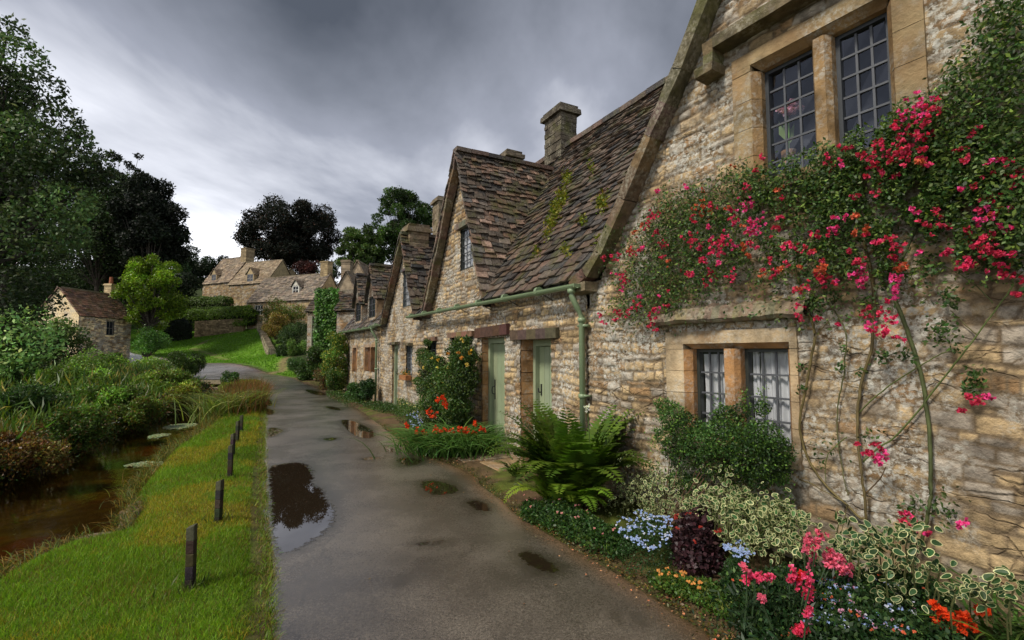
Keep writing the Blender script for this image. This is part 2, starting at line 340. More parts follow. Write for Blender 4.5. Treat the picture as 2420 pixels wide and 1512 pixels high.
def gcolor(x, y):
    n = fbm(x*.7, y*.7, 3)+.12*(vnoise(x*9, y*9, 5)-.5)
    c = np.empty(x.shape+(3,)); c[:] = (.035, .05, .014)
    c = c*(.6+.9*n)[..., None]
    def put(mask, col):
        nonlocal c
        c = c*(1-mask[..., None])+np.array(col)*(.75+.5*n)[..., None]*mask[..., None]
    put(1-sstep(-.05, .25, segdist(x, y, LAWN)), (.12, .25, .018))
    bord = (sstep(.0, .12, segdist(x, y, ROADPOLY)))*(1-sstep(-2, 1.2, y-31-0*x))*(1-sstep(1.0, 1.6, segdist(x, y, ROADPOLY)))*(x > -1.4*y*.35-.3)
    put(bord*(x+y*.52 > .6), (.12, .078, .04))
    put(bord*(x+y*.52 > .6)*sstep(.47, .56, fbm(x*1.7, y*1.7, 9)), (.09, .11, .018))
    v = 1-sstep(-.05, .12, segdist(x, y, VERGE)); put(v, (.10, .155, .018)); put(v*sstep(.5, .6, fbm(x*1.4, y*1.4, 21)), (.12, .12, .02)); put((1-sstep(.05, .16, np.abs(segdist(x, y, ROADPOLY))+.10*(fbm(x*3, y*3, 63)-.5)))*(x < -.3*y), (.085, .058, .032))
    d = segdist(x, y, RIVER); put(1-sstep(-.2, .02, d), (.07, .05, .018)); put((1-sstep(-.4, -.1, d))*sstep(.44, .54, fbm(x*1.5, y*2.2, 31)), (.11, .095, .012)); put((1-sstep(-.4, -.1, d))*sstep(.5, .6, fbm(x*1.1, y*1.1, 41)), (.12, .045, .01))
    for P, w in ((PATH1, .35), (PATH2, .35)): put(1-sstep(w*.4, w*1.4, segdist(x, y, P, False)), (.2, .16, .07))
    return c
def axis(parts):
    out = []
    for a, b, s in parts: out += list(np.arange(a, b, s))
    return np.array(out)
gx = axis([(-400, -60, 20), (-60, -20, 1.2), (-20, -13, .35), (-13, 3.4, .12), (3.4, 12, .8), (12, 60, 4), (60, 401, 20)])
gy = axis([(-60, -6, 4), (-6, 2, .5), (2, 19, .13), (19, 40, .3), (40, 72, .8), (72, 130, 3), (130, 401, 20)])
X, Y = np.meshgrid(gx, gy); H = ground_h(X, Y)
idx = np.arange(X.size).reshape(X.shape); F = np.stack([idx[:-1, :-1], idx[:-1, 1:], idx[1:, 1:], idx[1:, :-1]], -1).reshape(-1, 4)
M_ground = mat_surface('earth_and_turf', .9, .45, 5, .8, .03, 45, spec=.2)
g_ = npmesh('ground', np.stack([X, Y, H], -1).reshape(-1, 3), F, gcolor(X, Y).reshape(-1, 3), M_ground, pointcol=True, smooth=True); tag(g_, kind='structure')

# puddle outlines on the lane
def smooth_poly(pts, it=3):
    P = np.array(pts, float)
    for _ in range(it):
        Q = np.roll(P, -1, 0); P = np.stack([.75*P+.25*Q, .25*P+.75*Q], 1).reshape(-1, 2)
    return P
PUDS = [[(633, 1098), (665, 1096), (700, 1089), (728, 1097), (740, 1112), (742, 1130), (733, 1142), (752, 1147), (766, 1158), (764, 1170), (779, 1184), (792, 1205), (788, 1232), (765, 1258), (735, 1276), (705, 1296), (668, 1305), (650, 1301), (645, 1280), (640, 1240), (636, 1190), (633, 1140)]] + [[(632, 1010), (650, 1009), (674, 1016), (655, 1025), (634, 1036)], [(800, 991), (830, 991), (858, 1003), (885, 1018), (888, 1032), (862, 1036), (835, 1027), (818, 1013)], [(985, 1140), (1015, 1132), (1062, 1140), (1092, 1158), (1060, 1166), (1015, 1170)],
          [(930, 1084), (965, 1078), (1000, 1085), (990, 1096), (955, 1100)], [(625, 940), (640, 944), (645, 957), (630, 960)], [(622, 964), (645, 966), (650, 977), (628, 981)], [(905, 1050), (925, 1056), (936, 1068), (915, 1070)], [(755, 1036), (790, 1032), (800, 1036), (775, 1042)],
          [(715, 918), (760, 925), (775, 934), (740, 932)], [(765, 958), (800, 962), (808, 970), (778, 966)], [(970, 1282), (1010, 1276), (1075, 1276), (1020, 1289)], [(1215, 1300), (1260, 1298), (1295, 1325), (1340, 1345), (1290, 1352), (1235, 1330)], [(1095, 1185), (1130, 1178), (1170, 1200), (1140, 1212)], [(845, 1082), (900, 1076), (905, 1082), (860, 1088)]]
PUDG = [smooth_poly([gnd(x, y, .02)[:2] for x, y in c], 2) for c in PUDS]
# road sheet
def mat_road():
    m, nt, out = newmat('wet_asphalt'); g = NT(nt); co = objco(g)
    f = g.noise(co, .6, 5, .6); sp = g.noise(co, 190, 3, .8); sp2 = g.noise(co, 60, 3, .8)
    c = g.ramp(f, [(.36, (.048, .039, .030)), (.62, (.118, .100, .080))])
    c = g.mix(1.0, c, g.ramp(sp, [(.36, .25), (.5, .85), (.62, 3.4)]), 'MULTIPLY'); c = g.mix(1.0, c, g.ramp(sp2, [(.35, .75), (.65, 1.3)]), 'MULTIPLY')
    d = g.noise(co, 1.1, 4, .55); damp = g.ramp(d, [(.42, 0.0), (.6, 1.0)])
    c = g.mix(g.math('MULTIPLY', damp, .45), c, (.035, .029, .024))
    ca = col_attr(g); c = g.mix(1.0, c, ca, 'MULTIPLY')
    vc = g.n('ShaderNodeTexVoronoi'); vc.feature = 'DISTANCE_TO_EDGE'; vc.inputs['Scale'].default_value = .55
    wv = g.n('ShaderNodeVectorMath'); wv.operation = 'MULTIPLY_ADD'; nn = g.n('ShaderNodeTexNoise'); nn.inputs['Scale'].default_value = 2.5; nn.inputs['Detail'].default_value = 5; g.l(co, nn.inputs['Vector']); g.l(nn.outputs['Color'], wv.inputs[0]); wv.inputs[1].default_value = (.5, .5, 0); g.l(co, wv.inputs[2]); g.l(wv.outputs[0], vc.inputs['Vector'])
    crk = g.math('MULTIPLY', g.math('LESS_THAN', vc.outputs['Distance'], .006), g.ramp(g.noise(co, .9, 2), [(.52, 0.0), (.6, .4)])); c = g.mix(crk, c, (.018, .015, .012))
    at = g.n('ShaderNodeAttribute'); at.attribute_name = 'Pud'; pv = g.math('ADD', at.outputs['Fac'], g.math('MULTIPLY', g.math('SUBTRACT', g.noise(co, 14, 5, .6), .5), .42))
    lown = g.ramp(g.noise(g.map(co, (1.1, .55, 1)), 1.9, 5, .6), [(.57, 0.0), (.68, .52)]); pv = g.math('MAXIMUM', pv, g.math('SUBTRACT', lown, .12))
    pw = g.ramp(g.math('ADD', pv, g.math('MULTIPLY', g.math('SUBTRACT', sp2, .5), .25)), [(.47, 0.0), (.56, 1.0)]); pd = g.ramp(pv, [(.08, 0.0), (.42, 1.0)])
    c = g.mix(g.math('MULTIPLY', pd, .62), c, (.030, .024, .017)); c = g.mix(pw, c, (.022, .015, .009))
    b = g.n('ShaderNodeBsdfPrincipled'); g.l(c, b.inputs['Base Color']); b.inputs['Specular IOR Level'].default_value = .95; b.inputs['Coat Weight'].default_value = .6; b.inputs['Coat Roughness'].default_value = .3
    rr = g.math('ADD', g.ramp(damp, [(0, .27), (1, .15)]), g.math('MULTIPLY', g.ramp(sp2, [(.4, 0.0), (.6, 1.0)]), .12)); rr = g.mix(g.math('MULTIPLY', pd, .5), rr, (.13, .13, .13)); rr = g.mix(pw, rr, (.012, .012, .012)); g.l(rr, b.inputs['Roughness']); g.l(g.math('ADD', 1.5, g.math('MULTIPLY', pw, .2)), b.inputs['IOR'])
    g.l(g.math('MULTIPLY', g.math('SUBTRACT', 1.0, pw), .75), b.inputs['Coat Weight'])
    hh = g.math('ADD', g.math('MULTIPLY', sp, .6), sp2); hh = g.math('MULTIPLY', hh, g.math('SUBTRACT', 1.0, pw)); g.l(g.bump(hh, .30, .006), b.inputs['Normal'])
    g.l(b.outputs[0], out.inputs[0]); return m
NL = 520; L_ = resamp(ROADL, NL); R_ = resamp(ROADR, NL); W = 84
tt = np.linspace(0, 1, W+1)[None, :, None]; P = L_[:, None, :]*(1-tt)+R_[:, None, :]*tt
edge = np.minimum(tt[..., 0], 1-tt[..., 0])
wob = (fbm(P[..., 0]*2.2, P[..., 1]*2.2, 50)-.5)*.16*(edge < .001); P[..., 0] += wob
RX = P[..., 0]; RY = P[..., 1]; RZ = terr(RX, RY)+.012+.05*sstep(30, 40, RY)-.012*(edge < .001)
idx = np.arange(RX.size).reshape(RX.shape); F = np.stack([idx[:-1, :-1], idx[:-1, 1:], idx[1:, 1:], idx[1:, :-1]], -1).reshape(-1, 4)
rc = np.ones(RX.shape+(3,)); e2 = 1-sstep(0, .12, 1-tt[..., 0]+0*RX+.05*(fbm(RX*2, RY*2, 61)-.5)); rc = rc*(1-e2[..., None])+np.array([1.5, 1.05, .75])*e2[..., None]
PV = np.zeros(RX.shape)
for G_ in PUDG: PV = np.maximum(PV, np.clip(.52-segdist(RX, RY, G_)/(.32+.12*(len(G_) > 60)), 0, 1))
o = npmesh('road', np.stack([RX, RY, RZ], -1).reshape(-1, 3), F[:, ::-1], rc.reshape(-1, 3), mat_road(), pointcol=True, smooth=True); tag(o, kind='structure'); pa_ = o.data.attributes.new('Pud', 'FLOAT', 'POINT'); pa_.data.foreach_set('value', PV.ravel().astype(np.float32))

# stream
def mat_stream():
    m, nt, out = newmat('stream_water'); g = NT(nt); co = objco(g)
    t = g.n('ShaderNodeBsdfTransparent'); t.inputs[0].default_value = (.62, .50, .26, 1)
    gl = g.n('ShaderNodeBsdfGlossy'); gl.inputs['Roughness'].default_value = .03; gl.inputs['Color'].default_value = (.9, .9, .9, 1)
    nrm = g.bump(g.noise(g.map(co, (3, 1.4, 1)), 2.5, 3), .07, .05); g.l(nrm, gl.inputs['Normal'])
    lw = g.n('ShaderNodeLayerWeight'); lw.inputs['Blend'].default_value = .5; g.l(nrm, lw.inputs['Normal'])
    x = g.n('ShaderNodeMixShader'); g.l(g.math('ADD', g.math('MULTIPLY', g.math('POWER', lw.outputs['Facing'], 5.0), .9), .02, True), x.inputs[0]); g.l(t.outputs[0], x.inputs[1]); g.l(gl.outputs[0], x.inputs[2]); g.l(x.outputs[0], out.inputs[0]); return m
mb = MB(); Rr = RIVER[:19]; Ll = RIVER[19:][::-1]; a = resamp(Rr, 60); b = resamp(Ll, 60)
for i in range(59):
    q = [a[i], a[i+1], b[i+1], b[i]]; ex = []
    for k, p in enumerate(q):
        c = (a[i]+b[i])/2 if k in (0, 3) else (a[i+1]+b[i+1])/2; v = p-c; ex.append(tuple(p+v/np.linalg.norm(v)*.3)+(WATER,))
    mb.face(ex[::-1] if True else ex)
o = mb.build('stream', mat_stream()); tag(o, kind='structure')

# ------------------------------------------------------------------ stone walls
def stonefield(x, z, seed, rowlo=.045, rowhi=.12, Llo=.10, Lhi=.28, blk=(), cream=(.56, .40, .205)):
    R = np.random.default_rng(seed); rows = np.cumsum(R.uniform(rowlo, rowhi, 200))-.6; Ls = R.uniform(Llo, Lhi, 201); off = R.uniform(0, 5, 201)
    xd = x+.05*(vnoise(x*5, z*6, seed)-.5); zd = z+.07*(vnoise(x*1.3, z*1.1, seed+1)-.5)+.020*(vnoise(x*8, z*8, seed+2)-.5)
    qq = x/.62+.55*(vnoise(z*1.7, z*0+3, seed+30)-.5)+.35*(vnoise(z*6, z*0+5, seed+31)-.5); qf = np.floor(qq); dq = np.minimum(qq-qf, qf+1-qq)*.62; zd = zd+(hsh(qf+40, qf*0+7, seed+32)-.5)*.10; qon = hsh(qf+40, np.floor(z/.35), seed+33) > .0
    r = np.searchsorted(rows, zd); L = Ls[r]; u = (xd+off[r])/L+20; k = np.floor(u).astype(int)
    def jit(k): return (hsh(k, r, seed)-.5)*.7
    k = np.where(u < k+jit(k), k-1, k); k = np.where(u > k+1+jit(k+1), k+1, k)
    sk = (hsh(k, r, seed+12)-.5)*.5*(zd-(rows[np.maximum(r-1, 0)]+rows[r])/2)/L; dx = np.minimum(u-(k+jit(k))+sk, (k+1+jit(k+1))-u+sk)*L; lo = rows[np.maximum(r-1, 0)]; hi = rows[r]; shr = hsh(k, r, seed+13)*.022; dz = np.minimum(zd-lo-shr*.4, hi-zd-shr)
    d = np.minimum(np.minimum(dx*.8, dz), dq*.9)+.008*(vnoise(x*22, z*22, seed+5)-.5)
    body = sstep(.001, .012, d); dome = sstep(0, .05, d)
    h1 = hsh(k, r, seed+3); h2 = hsh(k, r, seed+4); h3 = hsh(k, r, seed+6)
    rel = body*(.007+.009*h1+.004*dome+.03*(h2-.5)*(zd-(lo+hi)/2))+.017*(fbm(x*12, z*14, seed+8)-.5)*body+.011*(vnoise(x*26, z*34, seed+9)-.5)*body
    c = np.array(cream)*(.58+.56*h2)[..., None]
    o_ = sstep(.74, .84, h3)[..., None]; c = c*(1-o_)+np.array([.33, .205, .10])*(.7+.5*h1)[..., None]*o_
    g2 = (1-sstep(.28, .36, h3))[..., None]; c = c*(1-g2)+np.array([.36, .31, .245])*(.7+.6*h1)[..., None]*g2
    big = fbm(x*.8, z*.8, seed+20); c = c*(.72+.6*big)[..., None]
    mort = np.array([.20, .145, .085])*(.7+.4*vnoise(x*6, z*6, seed+10))[..., None]; c = c*body[..., None]+mort*(1-body[..., None])
    return rel, c
def facade(root, x0, x1, z0, z1, top, ops, res, seed, name='front_wall', mat=None, left=None, dirt=True, **kw):
    xs = set(np.round(np.arange(x0, x1, res), 4)) | {x1}; zs = set(np.round(np.arange(z0, z1, res), 4)) | {z1}
    def snap(S, v):
        S = set(s for s in S if abs(s-v) > res*.45); S.add(v); return S
    for a, b, c, d in ops: xs = snap(snap(xs, a), b); zs = snap(snap(zs, c), d)
    xs = np.array(sorted(xs)); zs = np.array(sorted(zs)); X, Z = np.meshgrid(xs, zs); rel, c = stonefield(X, Z, seed, **kw)
    if dirt:
        d = (1-sstep(.0, .9, Z))*.3; c = c*(1-d[..., None])+np.array([.26, .2, .12])*d[..., None]
    cx = (X[:-1, :-1]+X[1:, 1:])/2; cz = (Z[:-1, :-1]+Z[1:, 1:])/2; keep = cz < top(cx)
    for a, b, e, f in ops: keep &= ~((cx > a) & (cx < b) & (cz > e) & (cz < f))
    idx = np.arange(X.size).reshape(X.shape); F = np.stack([idx[:-1, :-1], idx[:-1, 1:], idx[1:, 1:], idx[1:, :-1]], -1)[keep]
    if seed == 5: rel = rel*(1-.62*sstep(2.35, 2.8, X)*sstep(1.9, 1.3, Z))
    V = np.stack([X, -rel, Z], -1).reshape(-1, 3)
    return npmesh(name, V, F, c.reshape(-1, 3), mat or M_wall, root, pointcol=True, smooth=True)
SC = (.40, .30, .18); OR = (.38, .20, .085)
def lintel_tri(mb, pts, y0, y1, col): pass

# ------------------------------------------------------------------ slates
TC = [(.065, .048, .038), (.09, .064, .045), (.05, .042, .037), (.11, .072, .05), (.12, .09, .065), (.04, .037, .035), (.14, .085, .06)]
TL = [(.11, .08, .058), (.08, .06, .045), (.15, .09, .06), (.06, .052, .045), (.10, .078, .058), (.19, .12, .085)]
def slates(mb, Oo, A, B, bmax, segs, e0=.16, e1=.09, wlo=.10, whi=.25, th=.020, sag=.015, tc=TC, light=None):
    Oo = Vector(Oo); A = Vector(A).normalized(); B = Vector(B).normalized(); N = A.cross(B).normalized()
    if N.z < 0: N = -N
    b = 0.0
    while b < bmax:
        e = e0+(e1-e0)*b/bmax; e *= random.uniform(.93, 1.07)
        for aL, aR in segs(b):
            if aR-aL < .02: continue
            q = [Oo+A*aL+B*b-N*.02, Oo+A*aR+B*b-N*.02, Oo+A*aR+B*min(b+e*1.3, bmax+.02)-N*.03, Oo+A*aL+B*min(b+e*1.3, bmax+.02)-N*.03]; mb.face(q, (.02, .017, .014))
            a = aL-random.random()*.08
            while a < aR:
                w = random.uniform(wlo, whi)*(1.15-.35*b/bmax); a0 = max(a+.003, aL-.03); a1 = min(a+w-.003, aR+.03)
                if a1-a0 > .03:
                    t = th*random.uniform(.7, 1.5); lift = th*1.15+random.uniform(0, .03); bl = b+random.uniform(-.035, .02); bt = min(b+e*1.55, bmax+.03)
                    s0 = random.uniform(-.012, .012); wv = sag*(vnoise(a*1.3, b*1.3, 3)-.5)*2
                    c0 = random.choice(tc); k = random.uniform(.75, 1.3); c0 = tuple(v*k for v in c0)
                    if light is not None and random.random() < light(a, b): c0 = tuple(v*1.7+.04 for v in c0)
                    r0 = random.uniform(-.012, .012); P = []
                    for nn in (0, t):
                        for (aa, bb, ll) in ((a0+.006, bl+s0, lift), (a1-.006, bl-s0, lift+r0), (a1, bt, 0), (a0, bt, 0)): P.append(Oo+A*aa+B*bb+N*(ll+nn+wv))
                    mb.hexa(P, c0)
                a += w
        b += e

def window(root, x0, x1, z0, z1, cols, rows, y=.12, lead=.016, frame=.03, fc=(.03, .035, .03), lc=(.085, .09, .10), curtain=None, name='window', glass=None, room=True, rd=.5, rm=.25):
    f = MB(); d = .03
    f.box((x0, y-d, z0), (x0+frame, y+d, z1), fc); f.box((x1-frame, y-d, z0), (x1, y+d, z1), fc)
    f.box((x0+frame, y-d, z0), (x1-frame, y+d, z0+frame), fc); f.box((x0+frame, y-d, z1-frame), (x1-frame, y+d, z1), fc)
    w = f.build(name, M_metal, root)
    b = MB(); xa, xb, za, zb = x0+frame, x1-frame, z0+frame, z1-frame
    for i in range(1, cols): xx = xa+(xb-xa)*i/cols; b.box((xx-lead/2, y-.008, za), (xx+lead/2, y+.008, zb), lc)
    for i in range(1, rows): zz = za+(zb-za)*i/rows; b.box((xa, y-.0105, zz-lead/2), (xb, y+.0105, zz+lead/2), lc)
    if cols > 1 or rows > 1: b.build('glazing_bar', M_metal, w)
    p = MB()
    for i in range(cols):
        for j in range(rows):
            xx0 = xa+(xb-xa)*i/cols; xx1 = xa+(xb-xa)*(i+1)/cols; zz0 = za+(zb-za)*j/rows; zz1 = za+(zb-za)*(j+1)/rows; tl = random.uniform(-.004, .004); t2 = random.uniform(-.004, .004)
            p.face([(xx0, y+tl, zz0), (xx1, y-tl+t2, zz0), (xx1, y-tl, zz1), (xx0, y+tl+t2, zz1)])
    p.build('pane', glass or M_glass, w)
    if room:
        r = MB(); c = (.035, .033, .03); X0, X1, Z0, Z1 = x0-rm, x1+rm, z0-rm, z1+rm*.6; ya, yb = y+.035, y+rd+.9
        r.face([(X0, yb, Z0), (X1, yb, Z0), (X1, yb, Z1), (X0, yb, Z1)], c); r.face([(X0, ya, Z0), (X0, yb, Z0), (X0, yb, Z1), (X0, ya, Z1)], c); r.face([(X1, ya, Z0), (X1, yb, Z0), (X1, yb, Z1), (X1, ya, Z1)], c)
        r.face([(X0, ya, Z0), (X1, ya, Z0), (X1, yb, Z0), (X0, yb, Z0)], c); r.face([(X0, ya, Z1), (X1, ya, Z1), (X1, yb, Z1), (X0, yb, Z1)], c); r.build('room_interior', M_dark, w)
    if curtain:
        n = 60; xs = np.linspace(xa, xb, n); V = []
        for z in np.linspace(za, curtain, 8):
            for x in xs: V.append((x, y+.045+.014*math.sin(x*95+.5*math.sin(z*9))+.008*math.sin(x*41+z*3), z))
        F = [(j*n+i, j*n+i+1, (j+1)*n+i+1, (j+1)*n+i) for j in range(7) for i in range(n-1)]
        npmesh('curtain', V, F, np.full((len(F), 3), .6)*np.array([.97, .98, 1.0]), M_cloth, w, smooth=True)
    return w

def chimney(root, x0, x1, y0, y1, z0, z1, mat=None, col=(.2, .165, .115), pot=False, res=.14):
    m = MB(); z = z0
    while z < z1-.22:
        h = random.uniform(.08, .15); nx = 3
        for side in range(1):
            j = .012; k = random.uniform(.75, 1.2)
            xs = [x0]+sorted(random.uniform(x0+.12, x1-.12) for _ in range(2))+[x1]
            for i in range(3):
                k = random.uniform(.6, 1.3); cc = tuple(v*k for v in col)
                m.box((xs[i]+.004, y0+random.uniform(-j, j), z), (xs[i+1]-.004, y1+random.uniform(-j, j), min(z+h-.008, z1-.2)), cc)
        z += h
    m.box((x0+.02, y0+.02, z0), (x1-.02, y1-.02, z1-.15), (.12, .1, .075))
    m.box((x0-.07, y0-.07, z1-.2), (x1+.07, y1+.07, z1-.08), tuple(v*.8 for v in col), .012); m.box((x0-.02, y0-.02, z1-.08), (x1+.02, y1+.02, z1), tuple(v*.6 for v in col), .012)
    if pot: m.tube([((x0+x1)/2, (y0+y1)/2, z1), ((x0+x1)/2, (y0+y1)/2, z1+.9*pot)], .17*pot+.05, 10, (.30, .11, .06), r2=.13*pot+.05)
    return m.build('chimney', mat or M_rake, root)
RC = (.13, .098, .058)
def rake(root, pts, w=.2, d=.2, y=-.13, name='verge'):
    m = MB()
    for p, q in zip(pts[:-1], pts[1:]): m.beam((p[0], y, p[1]), (q[0], y, q[1]), d, w, (0, 0, 1), RC, .012, max(2, int(math.dist(p, q)/.28)))
    return m.build(name, M_rake, root)

def ang(X): return math.atan2(X[1], X[0])
# ================================================================== HOUSE A : rose-covered gable on the right
A = thing('gabled_cottage', 'tall stone gable covered in climbing roses at the right edge, with stone mullioned windows', 'cottage', (O[0], O[1], 0), ang(XA))
apx, apz = 2.75, 6.05
def topA(x): return np.where(x < apx, 2.66+(x-.39)*1.43, 2.66+(2*apx-.39-x)*1.43)
LW = (1.46, 2.36, .80, 1.63); UW = (2.22, 3.13, 3.02, 4.01)
opsA = [(LW[0]-.12, LW[1]+.06, LW[2]-.1, LW[3]+.14), (UW[0]-.2, UW[1]+.2, UW[2]-.12, UW[3]+.16)]
facade(A, 0, 5.3, -.1, 6.6, topA, opsA, .0135, 5, rowlo=.04, rowhi=.12, Llo=.09, Lhi=.25, cream=(.54, .39, .21))
m = MB(); c = (.3, .23, .14); m.box((0.02, .02, -.1), (.25, 5.4, 2.45), c); m.box((5.1, .02, -.1), (5.3, 5.4, 2.45), c); m.box((.25, 5.2, -.1), (5.1, 5.4, 2.45), c)
m.face([(.1, 5.4, 2.45), (5.3, 5.4, 2.45), (apx, 5.4, apz)], c); m.build('side_wall', M_wall, A)
m = MB(); Lr = math.hypot(apx-.0, 4.4)
slates(m, (-.05, -.06, 2.36), (0, 1, 0), (apx+.05, 0, apz-2.3), math.hypot(apx+.05, apz-2.3), lambda b: [(0, 5.5)]); slates(m, (2*apx+.05, -.06, 2.36), (0, 1, 0), (-apx-.05, 0, apz-2.3), math.hypot(apx+.05, apz-2.3), lambda b: [(0, 5.5)])
m.build('roof', M_tile, A)
rake(A, [(-.10, 2.40), (.15, 2.52), (.39, 2.74), (.78, 3.25), (1.15, 3.80), (1.53, 4.32), (1.86, 4.84), (apx, apz+.1)], .12, .18, -.1); rake(A, [(2*apx+.1, 2.36), (apx, apz+.12)], .12, .18, -.1)
# kneeler stone at the eave
m = MB(); m.box((-.14, -.2, 2.3), (.2, .1, 2.42), (.2, .16, .1), .02); m.build('kneeler', M_rake, A)
# lower window surround: chamfered orange-stained limestone
def surround(root, x0, x1, z0, z1, jamb, head, col, mull, name='window_surround', sill=.1, dz=.0, col2=None, jr=None):
    m = MB(); y = -.03; yb = .16; ch = .05; c2 = col2 or col; jr = jr or jamb
    def prof_v(xo, xi, za, zb, cc, cs):  # outer face + chamfer toward the light
        s = 1 if xi > xo else -1; n = 4
        for i in range(n):
            a = za+(zb-za)*i/n; b = za+(zb-za)*(i+1)/n-.004; k = random.uniform(.85, 1.12); ck = tuple(v*k for v in cc); sk = tuple(v*k for v in cs)
            xm = xi-s*ch; P0 = [(xo, y, a), (xm, y, a), (xm, y, b), (xo, y, b)]; P1 = [(xm, y, a), (xi, y+ch*1.5, a), (xi, y+ch*1.5, b), (xm, y, b)]; P2 = [(xi, y+ch*1.5, a), (xi, yb, a), (xi, yb, b), (xi, y+ch*1.5, b)]; P3 = [(xo, .1, a), (xo, y, a), (xo, y, b), (xo, .1, b)]
            for P, q in ((P0, ck), (P1, sk), (P2, sk), (P3, ck)): m.face(P if s > 0 else P[::-1], q)
    prof_v(x0-jamb, x0, z0, z1, col, c2); prof_v(x1+jr, x1, z0, z1, col, c2)
    # head
    m.box((x0-jamb, y-.004, z1+ch), (x1+jr, .1, z1+head), col, .004)
    m.face([(x0-ch, y, z1+ch), (x1+ch, y, z1+ch), (x1, y+ch*1.5, z1), (x0, y+ch*1.5, z1)][::-1], c2); m.face([(x0, y+ch*1.5, z1), (x1, y+ch*1.5, z1), (x1, yb, z1), (x0, yb, z1)], c2)
    m.box((x0-jamb, y-.004, z1), (x0-ch, .1, z1+ch), col); m.box((x1+ch, y-.004, z1), (x1+jr, .1, z1+ch), col)
    # sill
    m.box((x0-jamb, y-.03, z0-sill), (x1+jr, yb, z0), col, .004)
    o = m.build(name, M_dress, root)
    # mullion
    a, b = mull; mm = MB(); yy = y+.015
    pts = [(a, yb), (a, yy+.05), (a+.03, yy), (b-.03, yy), (b, yy+.05), (b, yb)]
    for p, q in zip(pts[:-1], pts[1:]): mm.face([(p[0], p[1], z0), (q[0], q[1], z0), (q[0], q[1], z1), (p[0], p[1], z1)], c2)
    mm.build('mullion', M_dress, o)
    return o
surround(A, LW[0], LW[1], LW[2], LW[3], .26, .16, (.42, .32, .195), (1.80, 1.955), col2=(.38, .20, .08), jr=.11)
window(A, 1.46, 1.80, LW[2], LW[3], 3, 4, .13, curtain=1.58); window(A, 1.955, 2.36, LW[2], LW[3], 3, 4, .13, curtain=1.62)
surround(A, UW[0], UW[1], UW[2], UW[3], .22, .17, (.27, .20, .105), (2.64, 2.775), col2=(.27, .17, .075))
window(A, 2.22, 2.64, UW[2], UW[3], 3, 6, .13, fc=(.04, .045, .05), rd=1.0); uw2 = window(A, 2.775, 3.13, UW[2], UW[3], 3, 6, .13, fc=(.04, .045, .05), rd=1.0)
# rough slab over the lower window, dripstone over the upper
m = MB(); xs = np.linspace(1.06, 2.6, 16)
xs = list(np.linspace(1.06, 2.6, 26)); pv = None
for i, a in enumerate(xs):
    u = (a-1.06)/1.54; h = .035+.10*math.sin(min(1, u*1.25+.04)*2.3)**.7+random.uniform(-.010, .010); yf = -.15+random.uniform(-.014, .014)-.03*math.sin(u*7); zb = 1.865+random.uniform(-.008, .008)
    ring = [(a, .02, zb), (a, yf+.03, zb), (a, yf, zb+.03), (a, yf+.035, zb+.04+h*.7), (a, .02, zb+.05+h)]
    if pv:
        kc = tuple(v*random.uniform(.85, 1.12) for v in (.22, .175, .11))
        for q in range(4): m.face([pv[q], ring[q], ring[q+1], pv[q+1]][::-1], kc)
    else: m.face(ring, (.2, .16, .1))
    pv = ring
m.build('drip_ledge', M_rake, A)
m = MB(); m.beam((1.88, -.09, 4.36), (3.5, -.09, 4.36), .17, .1, col=(.13, .10, .055), jit=.005, seg=6); m.beam((1.86, -.09, 4.4), (1.86, -.09, 4.16), .17, .1, (1, 0, 0), (.13, .10, .055), .004, 2); m.box((1.73, -.2, 4.1), (1.92, .0, 4.19), (.13, .10, .055), .008); m.build('dripstone', M_rake, A)
# ================================================================== HOUSE B
rb = ang(XB)
B = thing('terraced_cottage', 'stone cottage with two sage green doors, mossy slate roof and a tall steep dormer gable', 'cottage', (O[0], O[1], 0), rb)
gB = dict(ap=(-3.87, 5.42), L=-5.72, R=-2.66, e=2.5)
def topG(gs, e):
    def f(x):
        t = np.full(np.shape(x), e)
        for g in gs:
            a, h = g['ap']; z = np.where(x < a, g['e']+(x-g['L'])/(a-g['L'])*(h-g['e']), g['e']+(g['R']-x)/(g['R']-a)*(h-g['e']))
            t = np.where((x > g['L']) & (x < g['R']), np.maximum(t, z-.04), t)
        return t
    return f
D1 = (-3.02, -2.15, -.05, 1.84); D2 = (-1.64, -.80, -.05, 1.78); W1 = (-4.45, -3.42, .95, 1.88); W0 = (-5.95, -5.35, 1.0, 1.84); GW = (-4.02, -3.42, 3.18, 4.0)
facade(B, -6.0, 0.0, -.1, 5.45, topG([gB], 2.5), [D1, D2, W1, W0, GW], .016, 15)
